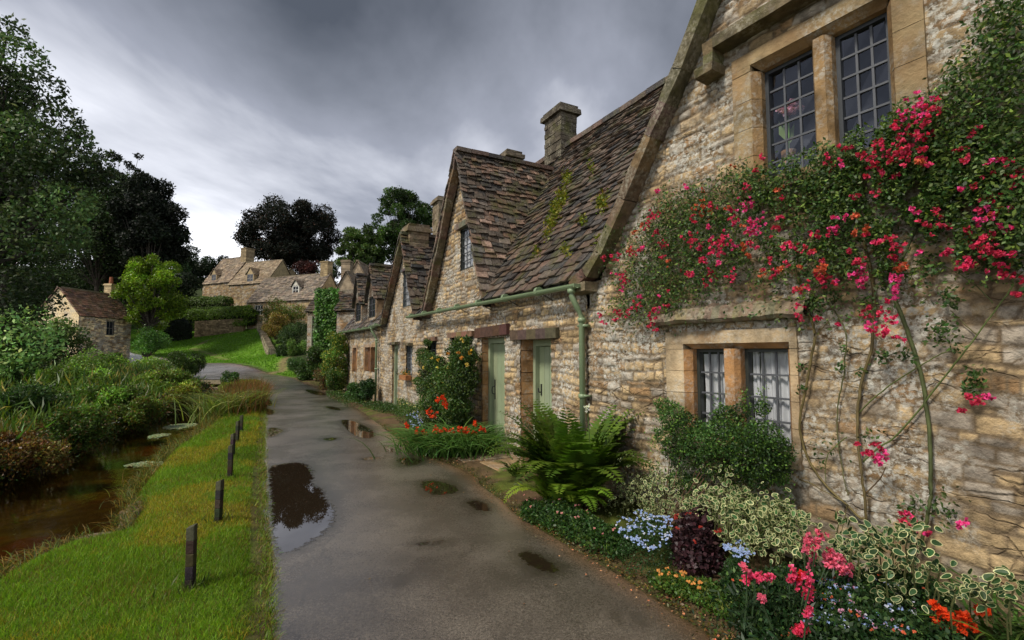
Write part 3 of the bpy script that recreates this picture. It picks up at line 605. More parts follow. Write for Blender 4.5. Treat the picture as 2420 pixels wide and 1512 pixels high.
def main_roof(root, xl, xr, ez, rz, gables, yw=-.16, yr=2.6, light=None, tc=TC, e0=.155, e1=.085, th=.020, gseg=True):
    m = MB(); Bv = Vector((0, yr-yw, rz-ez)); bm = Bv.length; Bu = Bv.normalized()
    def segs(b):
        y = yw+Bu.y*b; S = [(xl, xr)]
        if y < .12:
            for g in gables:
                S2 = []
                for a, c in S:
                    if g['L']-.0 > a and g['R'] < c: S2 += [(a, g['L']-.02), (g['R']+.02, c)]
                    elif g['L'] <= a < g['R'] < c: S2 += [(g['R']+.02, c)]
                    elif a < g['L'] < c <= g['R']: S2 += [(a, g['L']-.02)]
                    else: S2.append((a, c))
                S = S2
        return S
    slates(m, (0, yw, ez), (1, 0, 0), Bv, bm, segs, light=light, tc=tc, e0=e0, e1=e1, th=th)
    # back slope, plain courses
    slates(m, (0, 2*yr-yw, ez), (1, 0, 0), (0, -(yr-yw), rz-ez), bm, lambda b: [(xl, xr)], e0=.5, e1=.5, wlo=.5, whi=.9)
    # ridge stones
    x = xl
    while x < xr: w = random.uniform(.3, .5); m.beam((x, yr, rz+.02+random.uniform(-.012, .012)), (min(x+w-.01, xr), yr, rz+.02), .26, .1, col=random.choice(TC)); x += w
    return m.build('roof', M_tile, root)
def gable_roof(root, g, yw=-.16, yr=2.6, ez=2.45, rz=6.2, tc=TC, front=-.2, light=None, name='dormer_roof', over=.1):
    a, h = g['ap']; k = (yr-yw)/(rz-ez); m = MB(); h2 = h+.06
    for foot in (g['L'], g['R']):
        s = -1 if foot < a else 1; fx = foot+s*over; fz = g['e']-.06-over*.8
        Bv = Vector((a-fx, 0, h2-fz)); bm = Bv.length; Bu = Bv.normalized()
        def segs(b):
            z = fz+Bu.z*b; yb = yw+(z-ez)*k+.25; return [(front, max(yb, front+.25))]
        slates(m, (fx, 0, fz), (0, 1, 0), Bv, bm, segs, e0=.145, e1=.095, wlo=.11, whi=.26, tc=tc, light=light)
    yb = yw+(h-ez)*k+.3; y = front
    while y < yb: w = random.uniform(.25, .4); m.beam((a, y, h2+.045), (a, min(y+w-.01, yb), h2+.045+random.uniform(-.01, .01)), .22, .08, col=random.choice(TC)); y += w
    return m.build(name, M_tile, root)
main_roof(B, -6.05, .12, 2.45, 6.2, [gB])
gable_roof(B, gB, tc=TL, light=lambda a, b: .35*float(vnoise(a*1.1+5, b*1.1)))
rake(B, [(gB['L']-.08, gB['e']-.08), (gB['L']+.35, gB['e']+.5), (gB['ap'][0], gB['ap'][1]+.02)], .12, .16, -.12); rake(B, [(gB['R']+.05, gB['e']-.05), (gB['ap'][0], gB['ap'][1]+.02)], .07, .10, -.06)
m = MB(); m.box((-6.0, .3, -.1), (-5.8, 5.3, 2.4), SC); m.box((-6.0, 5.2, -.1), (0, 5.4, 2.4), SC); m.build('side_wall', M_wall, B)
# chimney positions taken on the ridge line
def ridgex(px):   # local x of ridge point seen at display px
    lo, hi = -30, 5
    for _ in range(60):
        mid = (lo+hi)/2; w = loc2w(mid, 2.6, 6.2, XB); r = w[0]/w[1]; px_ = 1209.5+r*FD*1.0
        if px_ < px: lo = mid
        else: hi = mid
    return lo
m = None
def chim(root, xa, xb, z1, col=(.16, .13, .09), **k):
    a = ridgex(xa); b = ridgex(xb); w = max(.42, min(b-a, .9)-.22); cx = (a+b)/2; return chimney(root, cx-w/2, cx+w/2, 2.6-.22, 2.6+.22, 5.3, z1, col=col, **k)
chim(B, 1292, 1366, 7.2, (.085, .07, .05)); chim(B, 1170, 1236, 7.08, (.16, .125, .085))
# doors
GR = (.27, .315, .20)
def jamb(root, op, depth=.24, col=OR, side='LR'):
    m = MB(); a, b, z0, z1 = op; z = z0
    while z < z1:
        h = random.uniform(.12, .26); zz = min(z+h-.008, z1)
        k = random.uniform(.7, 1.2); m.box((a-.13, .012, z), (a+.006, depth, zz), tuple(v*k for v in col), .005); k = random.uniform(.7, 1.2); m.box((b-.006, .012, z), (b+.13, depth, zz), tuple(v*k for v in col), .005); z += h
    m.box((a, .02, z1), (b, depth, z1+.05), (.12, .085, .05)); return m.build('door_jamb', M_dress, root)
def door(root, op, depth=.22, handle=True, inner=False):
    a, b, z0, z1 = op; fr = .07; m = MB()
    d = depth; m.box((a, d-.05, z0), (a+fr, d+.05, z1), GR); m.box((b-fr, d-.05, z0), (b, d+.05, z1), GR); m.box((a+fr, d-.05, z1-fr*1.3), (b-fr, d+.05, z1), GR)
    dd = d+.02
    dm = MB(); n = 5; xa = a+fr+.004; xb = b-fr-.004
    for i in range(n): dm.box((xa+(xb-xa)*i/n+.003, dd, z0+.03), (xa+(xb-xa)*(i+1)/n-.003, dd+.03, z1-fr*1.3-.004), tuple(v*random.uniform(.95, 1.05) for v in GR))
    dm.box((xa, dd+.012, z0+.03), (xb, dd+.05, z1-fr*1.3-.006), tuple(v*.8 for v in GR)); dm.box((xa, dd-.015, z0+.03), (xb, dd+.004, z0+.16), GR)
    o = dm.build('door', M_paint, root, bevel=.003); m.build('door_frame', M_paint, o, bevel=.004)
    if not handle:
        h = MB(); hx = xa+.06; h.box((hx-.015, dd-.01, .95), (hx+.015, dd, 1.12), (.012, .012, .013)); h.tube([(hx, dd-.01, 1.0), (hx, dd-.05, 1.0), (hx, dd-.055, 1.06)], .012, 8, (.03, .03, .03)); h.build('handle', M_metal, o)
    if handle:
        h = MB(); hx = xa+.07; h.box((hx-.012, dd-.012, .78), (hx+.012, dd, 1.12), (.012, .012, .013)); h.tube([(hx, dd-.01, .87), (hx, dd-.055, .885), (hx, dd-.065, .94), (hx, dd-.055, .995), (hx, dd-.01, 1.01)], .009, 8, (.012, .012, .013)); h.build('handle', M_metal, o)
    return o
jamb(B, D1); door(B, D1, .17); jamb(B, D2, .3); door(B, D2, .26, handle=False)
def lintel(root, x0, x1, z0, z1, col=(.07, .045, .03), name='lintel', y=-.07, tilt=0, mat=None):
    m = MB(); n = 5
    for i in range(n):
        a = x0+(x1-x0)*i/n; b = x0+(x1-x0)*(i+1)/n; t0 = tilt*(i/n-.5); t1 = tilt*((i+1)/n-.5)
        m.hexa([(a, y, z0+t0), (b, y, z0+t1), (b, .2, z0+t1), (a, .2, z0+t0), (a, y, z1+t0), (b, y, z1+t1), (b, .2, z1+t1), (a, .2, z1+t0)], tuple(v*random.uniform(.85, 1.15) for v in col))
    return m.build(name, mat or M_wood, root)
lintel(B, -3.2, -1.98, 1.86, 2.03, (.075, .04, .026), tilt=.03); lintel(B, -1.87, -.6, 1.785, 1.925, (.09, .065, .045)); lintel(B, -4.55, -3.32, 1.885, 1.985, (.20, .12, .065)); lintel(B, -6.02, -5.28, 1.845, 1.93, (.16, .1, .06))
lintel(B, GW[0]-.12, GW[1]+.12, 4.005, 4.12, (.15, .12, .085))
window(B, W1[0], W1[0]+.5, W1[2], W1[3], 3, 5, .12); window(B, W1[1]-.5, W1[1], W1[2], W1[3], 3, 5, .07); window(B, W0[0], W0[1], W0[2], W0[3], 3, 5, .12)
m = MB(); m.box((W1[0]+.5, -.01, W1[2]), (W1[1]-.5, .2, W1[3]), (.36, .27, .16)); m.build('mullion', M_dress, B)
window(B, GW[0], GW[1], GW[2], GW[3], 3, 5, .045, curtain=3.96, lead=.014, rd=-.7, rm=.01)
# green guttering
GG = (.20, .27, .15)
def gutter(root, x0, x1, z0, z1, y=-.24, r=.055):
    m = MB(); n = 14; pts = 12; L = 24
    for i in range(L):
        xa = x0+(x1-x0)*i/L; xb = x0+(x1-x0)*(i+1)/L; za = z0+(z1-z0)*i/L; zb = z0+(z1-z0)*(i+1)/L
        for k in range(8):
            t0 = math.pi+math.pi*k/8; t1 = math.pi+math.pi*(k+1)/8
            for rr in (r, r-.006): m.face([(xa, y+rr*math.cos(t0), za+rr*math.sin(t0)), (xb, y+rr*math.cos(t0), zb+rr*math.sin(t0)), (xb, y+rr*math.cos(t1), zb+rr*math.sin(t1)), (xa, y+rr*math.cos(t1), za+rr*math.sin(t1))], GG)
    for e, z in ((x0, z0), (x1, z1)):
        m.box((e-.006, y-r, z-.04), (e+.006, y+r, z), GG)
    x = x0+.3
    while x < x1: t = (x-x0)/(x1-x0); z = z0+(z1-z0)*t; m.tube([(x, y, z-r-.006), (x, y+r+.01, z-r*.7), (x, .0, z-r-.06)], .008, 5, (.05, .05, .04)); m.tube([(x-.03, y, z-.005+r*0), (x+.03, y, z-.005)], r+.006, 12, GG); x += .95
    return m.build('gutter', M_paint, root, smooth=False)
def downpipe(root, x, ztop, zbot=.05, y=-.09, yg=-.24, r=.036, arm=True):
    m = MB(); m.tube([(x, yg, ztop), (x, yg, ztop-.1), (x, y-.06, ztop-.25), (x, y, ztop-.34), (x, y, zbot)], r, 12, GG)
    for z in (ztop-.02, ztop-.36, 1.1, .6): m.tube([(x, y if z < ztop-.3 else yg, z), (x, y if z < ztop-.3 else yg, z-.05)], r+.012, 12, GG)
    m.box((x-.075, y-.012, ztop-.47), (x+.075, y+.07, ztop-.44), GG); m.box((x-.07, y-.01, 1.07), (x+.07, y+.09, 1.09), GG)
    return m.build('downpipe', M_paint, root, smooth=True)
gutter(B, -6.75, .12, 2.46, 2.40); downpipe(B, .0, 2.37)
# ================================================================== HOUSE C
Cc = thing('terraced_cottage', 'second stone cottage along the row, narrow dormer gable with a leaded window', 'cottage', (O[0], O[1], 0), rb)
gC = dict(ap=(-7.66, 4.6), L=-9.62, R=-6.5, e=2.5)
DC = (-8.98, -8.4, -.05, 1.79); WC = (-7.62, -7.1, 1.02, 1.76); GC = (-8.0, -7.15, 2.78, 3.73)
facade(Cc, -10.35, -6.0, -.1, 4.65, topG([gC], 2.42), [DC, WC, GC], .025, 25)
main_roof(Cc, -10.35, -6.06, 2.42, 6.05, [gC], e0=.2, e1=.13); gable_roof(Cc, gC, ez=2.42, rz=6.05)
rake(Cc, [(gC['L']-.08, gC['e']-.08), (gC['ap'][0], gC['ap'][1]+.04)], .12, .16, -.12); rake(Cc, [(gC['R']+.05, gC['e']-.05), (gC['ap'][0], gC['ap'][1]+.02)], .07, .10, -.06)
m = MB(); m.box((-10.35, .15, -.1), (-10.15, 5.3, 2.4), SC); m.box((-10.3, 5.2, -.1), (-6, 5.4, 2.4), SC); m.build('side_wall', M_wall, Cc)
chim(Cc, 1021, 1059, 7.35, (.22, .17, .11)); 
m = MB(); chimney(Cc, -7.95, -7.45, -.02, .5, 4.35, 4.95, col=(.26, .19, .12))
jamb(Cc, DC, .2, (.33, .24, .14)); door(Cc, DC, .1, handle=False)
lintel(Cc, -9.05, -8.25, 1.80, 1.87, (.10, .075, .05), 'lintel', -.14, .02, M_rake); lintel(Cc, -7.72, -7.0, 1.77, 1.84, (.11, .08, .05), 'lintel', -.15, -.02, M_rake); lintel(Cc, -8.1, -7.05, 3.735, 3.8, (.1, .09, .08))
window(Cc, -7.62, -7.1, 1.02, 1.76, 3, 5, .05, curtain=1.7, fc=(.07, .08, .08)); window(Cc, -8.0, -7.15, 2.78, 3.73, 4, 5, .03, curtain=3.66, fc=(.06, .07, .07), rd=-.7, rm=.01)
gutter(Cc, -10.4, -9.65, 2.42, 2.42)
# window box
wbx = thing('window_box', 'small orange flowering window box under the leaded ground floor window', 'planter', loc2w(-7.36, -.1, .9, XB), rb)
m = MB(); m.box((-.28, -.08, 0), (.28, .07, .12), (.3, .13, .05)); m.build('box', M_wood, wbx, bevel=.006)
# ================================================================== HOUSE D
D = thing('terraced_cottage', 'third stone cottage of the row with small brown openings and two little roof dormers', 'cottage', (O[0], O[1], 0), rb)
opD = [(-14.8, -14.1, .85, 1.76), (-12.6, -11.75, .95, 1.76), (-11.65, -11.0, .95, 1.76)]
facade(D, -16.75, -10.38, -.1, 2.44, lambda x: np.full(np.shape(x), 2.44), opD, .04, 35)
for a, b, c, d in opD:
    f = MB(); f.box((a, .1, c), (b, .14, d), (.18, .085, .035)); f.box((a+.06, .085, c+.05), ((a+b)/2-.02, .1, d-.05), (.13, .06, .03)); f.box(((a+b)/2+.02, .085, c+.05), (b-.06, .1, d-.05), (.13, .06, .03)); f.build('shutter', M_wood, D)
    f = MB(); f.box((a-.1, -.03, c), (a, .12, d), OR); f.box((b, -.03, c), (b+.1, .12, d), OR); f.box((a-.1, -.034, d), (b+.1, .12, d+.1), (.3, .2, .12)); f.build('window_surround', M_dress, D)
main_roof(D, -16.9, -10.4, 2.4, 6.0, [], e0=.22, e1=.15)
m = MB(); m.box((-16.75, .15, -.1), (-16.5, 5.3, 2.4), SC); m.face([(-16.75, -.1, 2.4), (-16.75, 5.3, 2.4), (-16.75, 2.6, 5.95)], SC); m.box((-16.7, 5.2, -.1), (-10.4, 5.4, 2.4), SC); m.build('side_wall', M_wall, D)
for cx in (-11.65, -13.95):
    g = dict(ap=(cx, 4.42), L=cx-.62, R=cx+.62, e=3.45); mm = MB(); c = (.30, .2, .11)
    dr = gable_roof(D, g, ez=2.4, rz=6.0, front=-.12, name='dormer', over=.12)
    mm.box((g['L'], -.02, 2.4), (g['L']+.1, 1.2, 3.45), (.12, .08, .05)); mm.box((g['R']-.1, -.02, 2.4), (g['R'], 1.2, 3.45), c); mm.face([(g['L'], -.02, 3.45), (g['R'], -.02, 3.45), (cx, -.02, 4.38)], (.1, .07, .045)); mm.box((g['L']+.1, .0, 2.4), (g['R']-.1, .05, 2.75), c); mm.build('dormer_wall', M_wall, dr)
    window(dr, g['L']+.12, g['R']-.12, 2.76, 3.44, 3, 3, .04, room=False, glass=M_farglass)
gutter(D, -16.8, -10.45, 2.42, 2.38); downpipe(D, -10.6, 2.36)
# ------------------------------------------------------------------ generic small cottage
def stonebox(m, lo, hi, col, dens=.35):
    m.box(lo, hi, col)
def simple(name, label, loc, rot, w, d, eave, ridge, wcol=(.42, .31, .17), tc=None, wins=(), far=True, hc=None, overh=.15, e=.35, grp=None, chs=(), dorms=(), skip=False, seed=3, clip=None):
    r = thing(name, label, 'cottage', loc, rot, grp); m = MB(); mw = M_wall if not far else M_wallfar
    res = .07 if not far else .16
    facade(r, 0, w, -3.0, eave, lambda x: np.full(np.shape(x), eave), [tuple(q[:4]) for q in wins], res, seed, cream=wcol, rowlo=.1, rowhi=.2, Llo=.3, Lhi=.6, mat=mw, dirt=False)
    m.box((0, .35, -3), (w, d, eave-.003), wcol)
    for xx in (.0, w):
        m.face([(xx, 0.01, eave-.02), (xx, d, eave-.02), (xx, d/2, ridge-.03)], wcol)
    m.box((0, .02, -3), (.2, .35, eave-.004), wcol); m.box((w-.2, .02, -3), (w, .35, eave-.004), wcol)
    m.build('side_wall', mw, r)
    rm = MB(); tcs = tc or [(.22, .15, .10), (.17, .12, .085), (.25, .18, .12), (.13, .10, .075), (.28, .2, .14)]
    sl = (ridge-eave)/(d/2); Bv = Vector((0, d/2+overh, ridge-eave+overh*sl)); ez = eave-overh*sl; seg = (lambda b: [(-.12, w+.12)]) if clip is None else clip
    slates(rm, (0, -overh, ez), (1, 0, 0), Bv, Bv.length, seg, e0=e, e1=e*.75, wlo=e*.8, whi=e*1.8, th=.04, tc=tcs); slates(rm, (0, d+overh, ez), (1, 0, 0), (0, -Bv.y, Bv.z), Bv.length, seg, e0=.6, e1=.6, wlo=.5, whi=1, th=.03, tc=tcs)
    rm.beam((-.12, d/2, ridge+.03), (w+.12, d/2, ridge+.03), .3, .12, col=(.2, .16, .11)); rm.build('roof', M_tilefar if far else M_tile, r)
    for q in wins:
        a, b, c, dd = q[:4]; fc = q[4] if len(q) > 4 else (.6, .6, .57); n = q[5] if len(q) > 5 else 3
        window(r, a, b, c, dd, n, 2, .08, lead=.05, frame=.07, fc=fc, lc=fc, room=False, glass=M_farglass)
        s = MB(); s.box((a-.08, -.06, c-.12), (b+.08, .1, c-.003), tuple(v*1.1 for v in wcol)); s.build('sill', M_wallfar, r)
    for (x0, x1, y0, y1, z0, z1, pot) in chs: chimney(r, x0, x1, y0, y1, z0, z1, M_wallfar, tuple(v*.8 for v in wcol), pot)
    for (cx, hw, z0, z1, zz, fc, white) in dorms:   # gabled dormer
        yb = -overh; k = 1/sl; g = dict(ap=(cx, zz), L=cx-hw, R=cx+hw, e=z1); yf = (z0-eave)*k-.02
        q = MB(); wc = (.6, .58, .5) if white else wcol; q.box((cx-hw, yf, z0), (cx-hw+.12, yf+1.2, z1), wc); q.box((cx+hw-.12, yf, z0), (cx+hw, yf+1.2, z1), wc); q.face([(cx-hw, yf, z1), (cx+hw, yf, z1), (cx, yf, zz-.04)], wc); dw = q.build('dormer', M_wallfar, r)
        window(dw, cx-hw+.12, cx+hw-.12, z0, z1, 2, 2, yf+.05, lead=.06, frame=.08, fc=fc, lc=fc, room=False, glass=M_farglass)
        q = MB()
        for s in (-1, 1):
            fx = cx+s*(hw+.12); fz = z1-.12; Bq = Vector((cx-fx, 0, zz+.05-fz)); slates(q, (fx, 0, fz), (0, 1, 0), Bq, Bq.length, lambda b, fz=fz, Bq=Bq: [(yf-.1, max(((fz+Bq.normalized().z*b)-eave)*k+.2, yf+.1))], e0=.3, e1=.25, wlo=.3, whi=.5, th=.03, tc=tcs)
        q.build('dormer_roof', M_tilefar, dw)
    return r
# left cottage in the trees
p = atY(187, 741, 42)
simple('stone_cottage', 'little cream stone cottage with red-brown slate roof on the left below the dark trees', (p[0], 42, 1.4), math.radians(90), 5.8, 3.7, 3.53, 5.85, (.98, .77, .44), wins=[(2.9, 3.75, 1.75, 3.1, (.16, .15, .13), 2), (3.9, 4.9, -.6, .15, (.2, .18, .15), 2)], tc=[(.26, .13, .085), (.2, .11, .075), (.3, .17, .11), (.15, .09, .07), (.32, .2, .14)], far=False, e=.28, chs=[(5.0, 5.75, 1.5, 2.2, 4.9, 6.9, .75)], seed=8)
# house 2 (white windows)
p = atY(571, 708, 62)
H2 = simple('stone_cottage', 'long low far cottage with white windows and one small white gabled dormer', (p[0], 63.5, 5), math.radians(-22), 11.3, 5.2, 3.2, 6.7, (.47, .36, .20), wins=[(1.2, 2.7, 1.4, 2.7, (.75, .75, .72), 3)], chs=[(10.0, 11.2, 2.2, 3.1, 6.2, 8.3, 0)], dorms=[(7.6, .62, 4.0, 5.0, 5.75, (.75, .75, .72), True)], tc=[(.20, .15, .115), (.16, .125, .10), (.24, .185, .14), (.12, .10, .085)], seed=9)
# house 1 left and right blocks
p = atY(440, 680, 82)
simple('stone_cottage', 'uppermost far cottage on the left of the hill with a big square chimney', (p[0]+1.5, 84, 9.5), math.radians(-25), 7.2, 7.0, 4.0, 8.9, (.40, .31, .18), wins=[(3.0, 3.8, .6, 1.8, (.1, .1, .09), 2)], chs=[(6.0, 7.4, 2.6, 4.2, 7.5, 10.3, 0)], dorms=[(2.6, .75, 4.3, 5.5, 6.5, (.25, .22, .18), False)], tc=[(.24, .17, .115), (.19, .14, .10), (.28, .21, .14), (.15, .11, .08)], e=.42, seed=10)
p = atY(522, 670, 79)
simple('stone_cottage', 'upper far cottage with a gabled dormer and dark ivy, right of the square chimney', (p[0]+.4, 80.5, 9), math.radians(-20), 8.2, 6.4, 3.9, 8.1, (.44, .34, .19), wins=[(4.2, 5.0, -.4, .9, (.3, .28, .25), 2)], dorms=[(4.6, .8, 4.0, 5.4, 6.5, (.3, .27, .22), False)], tc=[(.25, .18, .11), (.2, .145, .095), (.29, .22, .14)], e=.42, seed=12)
p = atY(655, 655, 92)
simple('stone_cottage', 'tiny distant cottage roof peeping over the white-windowed cottage ridge', (p[0], 92, 12), math.radians(-55), 3.8, 3.6, 3.2, 5.2, (.42, .33, .2), chs=[(3.0, 3.9, -3.5, -2.6, 3.0, 4.6, 0)], e=.4, seed=13)
# gables beyond the row
def gable_house(label, xl, xr, xa, ya, yf, Y, dep, col, ch=None):
    a = atY(xl, yf, Y); b = atY(xr, yf, Y); t = atY(xa, ya, Y); w = b[0]-a[0]; h0 = a[2]-5
    # ridge runs away from the viewer: local x = +Y
    return simple('stone_cottage', label, (b[0], Y, h0), math.radians(90), dep, w, 5.0, t[2]-h0, col, e=.3, overh=.06, chs=ch or (), seed=int(xl))
gable_house('narrow pointed stone gable beyond the ivy, front one of a pair', 783, 850, 814, 640, 707, 48, 6, (.36, .28, .19), ch=[(.4, 1.4, 1.2, 2.1, 7, 9.05, 0)])
gable_house('narrow pointed stone gable behind the front one, under the green tree', 806, 880, 842, 616, 690, 56, 6, (.36, .28, .19))
# E: brown roofed lean-to and F: ivy-covered end wall
p = atY(796, 735, 25.5); E_ = simple('stone_outbuilding', 'small outbuilding with orange stone wall and dark slate roof beside the ivy wall', (p[0], 25.5, 0), math.radians(-8), 2.6, 2.4, p[2]+.05, p[2]+1.1, (.38, .22, .10), e=.17, far=False, overh=.1, tc=TC, seed=17); E_['category'] = 'outbuilding'
p = atY(727, 735, 28.5)
F_ = simple('ivy_cottage', 'far end cottage of the row with its wall hidden under bright green ivy', (p[0], 28.5, 0), math.radians(-6), 2.6, 3.0, p[2], p[2]+1.35, (.36, .27, .17), e=.2, far=False, overh=.1, tc=TC, seed=19)
m = MB(); m.tube([(.33, -.08, p[2]-.3), (.33, -.08, 0)], .05, 8, (.3, .29, .2)); m.build('downpipe', M_paint, F_)
# ================================================================== posts, slabs, stream things
POSTS = [(450, 1385, 1245, 15, 'nearest and largest of the short square dark posts on the grass verge'), (515, 1232, 1137, 10, 'second nearest short dark post on the verge, level with the big puddle'), (543, 1127, 1053, 8, 'third dark post on the verge counting from the camera'),
         (549, 1078, 1026, 6.5, 'fourth post, half hidden behind the third on the verge'), (560, 1043, 996, 5.5, 'fifth short dark post on the verge'), (569, 1020, 982, 5, 'farthest dark post on the verge before the brown grass'), ]
for x, yb, yt, w, lab in POSTS:
    p = gnd(x, yb, .02); Y = p[1]; top = atY(x+(2 if w > 9 else 0), yt, Y)[2]; h = top-.0; s = .052
    r = thing('wooden_post', lab, 'post', (p[0], p[1], 0), random.uniform(-.15, .3), 'short wooden posts along the verge'); m = MB(); n = 6
    lean = random.uniform(-.012, .006)
    for i in range(n):
        z0 = -.1+(h+.1)*i/n; z1 = -.1+(h+.1)*(i+1)/n; o0 = lean*i/n; o1 = lean*(i+1)/n
        m.hexa([(-s/2+o0, -s/2, z0), (s/2+o0, -s/2, z0), (s/2+o0, s/2, z0), (-s/2+o0, s/2, z0), (-s/2+o1, -s/2, z1), (s/2+o1, -s/2, z1+(.02 if i == n-1 else 0)), (s/2+o1, s/2, z1+(.02 if i == n-1 else 0)), (-s/2+o1, s/2, z1)], tuple(v*random.uniform(.6, 1.5) for v in (.034, .031, .02)) if i < n-1 else (.07, .068, .04))
    m.build('post', M_wood, r, bevel=.005)
    V, F = leafquads(np.column_stack([rng.normal(0, .08, 60), rng.normal(0, .08, 60), np.full(60, .0)]), rng.uniform(.04, .12, 60), 0, .1, d=rng.normal(size=(60, 3))*.4+[0, 0, 1]); npmesh('grass_tuft', V, F, lcols(60, (.07, .10, .02)), M_grass, r)
def rock(name, label, pos, r, col, flat=.5, cat='stone', kind=None):
    o = thing(name, label, cat, pos) ; n = 3; me = bpy.data.meshes.new('rock')
    import bmesh
    bm = bmesh.new(); bmesh.ops.create_icosphere(bm, subdivisions=3, radius=1)
    for v in bm.verts:
        k = 1+.5*(float(vnoise(v.co.x*1.7+pos[0]*3, v.co.y*1.7+v.co.z*2))-.5); v.co = Vector((v.co.x*r[0]*k, v.co.y*r[1]*k, max(-.6, min(.6, v.co.z))*r[2]*k/.6))
    bm.to_mesh(me); bm.free(); a = me.color_attributes.new('Col', 'FLOAT_COLOR', 'POINT'); a.data.foreach_set('color', [*col, 1]*len(me.vertices)); link('boulder', me, M_rake, o); return o
p = gnd(318, 1215, -.15); rock('bank_stone', 'rough brown stone sticking out of the stream bank where the grass bulges', (p[0], p[1], -.2), (.13, .16, .12), (.13, .09, .05))
p = gnd(345, 1185, -.05); rock('bank_stone', 'flat pinkish stone under the bank overhang, just above the rough brown one', (p[0]-.08, p[1], -.12), (.12, .1, .05), (.22, .15, .10))
p = gnd(245, 1258, -.02); rock('kerb_slab', 'long pale flat slab edging the stream at the near grass bank', (p[0], p[1], -.09), (.24, .09, .05), (.24, .19, .13), cat='slab')
p = gnd(512, 898, .1); s = thing('bridge_slab', 'weathered flat stone slab bridging the stream at the bend of the lane', 'slab', (p[0], p[1], .05)); m = MB(); m.box((-1.3, -.4, -.12), (1.0, .5, .06), (.36, .3, .2), .03); m.box((-.2, -.9, -.45), (.9, -.4, -.3), (.22, .17, .11), .04); m.build('slab', M_rake, s)

for pts, lab in (([(383, 1010), (410, 1003), (460, 1000), (468, 1004), (440, 1012), (400, 1015)], 'largest pale green mat of duckweed on the far stretch of stream'), ([(350, 1032), (370, 1027), (400, 1025), (390, 1031), (360, 1037)], 'small pale duckweed mat in the middle of the stream'), ([(292, 1101), (330, 1093), (385, 1092), (383, 1098), (335, 1104)], 'nearest pale duckweed mat beside the grassy bank')):
    P = np.array([gnd(x, y, WATER+.012)[:2] for x, y in pts]); P = smooth_poly(P); c = P.mean(0); r = thing('duckweed_mat', lab, 'water weed', (c[0], c[1], WATER+.012), group='pale weed mats on the stream')
    n = 900; lo = P.min(0); hi = P.max(0); Q = rng.uniform(lo, hi, (n*3, 2)); ins = segdist(Q[:, 0], Q[:, 1], P) < rng.uniform(-.05, .03, len(Q)); Q = Q[ins][:n*2]
    V, F = leafquads(np.column_stack([Q, WATER+.012+rng.random(len(Q))*.012]), rng.uniform(.03, .07, len(Q)), 9, .9, fold=.02); npmesh('leaves', V, F, lcols(len(Q), (.34, .40, .22), .2), M_leaf, r, world=True)
# retaining wall, steps wall, gate beyond the lawn
def rwall(name, lab, cat, P0, P1, h, th, z0, z1, col, res=.12):
    v = np.array(P1)-np.array(P0); L = np.linalg.norm(v); r = thing(name, lab, cat, (P0[0], P0[1], z0), math.atan2(v[1], v[0])); rise = z1-z0; m = MB()
    row = -.6
    while row < h:
        x = 0
        while x < L:
            w = random.uniform(.3, .7); hh = .2; zz = rise*x/L; k = random.uniform(.6, 1.3); m.box((x+.01, -th/2+random.uniform(-.03, .03), row+zz), (min(x+w, L)-.01, th/2, row+hh+zz-.015), tuple(c*k for c in col), .015); x += w
        row += .2
    m.build('stonework', M_wallfar, r); return r
a = atY(462, 798, 64.2); b = atY(576, 792, 62.6); rwall('retaining_wall', 'low brown drystone wall under the clipped hedge at the top of the lawn', 'wall', (a[0], a[1]), (b[0], b[1]), 2.0, .5, a[2], b[2], (.30, .23, .13))
a = atY(612, 772, 61); b = atY(641, 838, 46); w_ = rwall('garden_wall', 'narrow stepped stone wall running downhill along the right edge of the lawn', 'wall', (b[0], b[1]), (a[0], a[1]), .9, .55, 1.0, 4.2, (.34, .29, .20))
def fence(lab, xl, xr, yt, yb, Y, n, col):
    a = atY(xl, yb, Y); b = atY(xr, yb, Y); t = atY(xl, yt, Y); r = thing('wooden_gate', lab, 'gate', a); L = b[0]-a[0]; h = t[2]-a[2]
    for i in range(n): m = MB(); x = L*i/(n-1); m.box((x-.06, -.03, -.2), (x+.06, .03, h*random.uniform(.92, 1.05)), col); m.build('board', M_wood, r)
    m = MB(); m.box((0, .031, h*.75), (L, .07, h*.85), col); m.box((0, .031, h*.25), (L, .07, h*.35), col); m.build('rail', M_wood, r)
fence('small grey wooden gate at the foot of the stepped stone wall', 640, 660, 822, 848, 44, 5, (.12, .10, .07))

# ================================================================== trees
zg = lambda x, y: float(ground_h(np.array([x]), np.array([y]))[0])
def T(name, lab, cx, yt, yb, Y, rpx, n, leaf, col, **k):
    t = atY(cx, yt, Y); b = atY(cx, yb, Y); rx = rpx/FD*Y; g = zg(t[0], Y); cz = (t[2]+b[2])/2; return tree(name, lab, (t[0], Y, g-.3), t[2], (rx, rx*.9, (t[2]-b[2])/2), (t[0], Y, cz), n, leaf, col, **k)
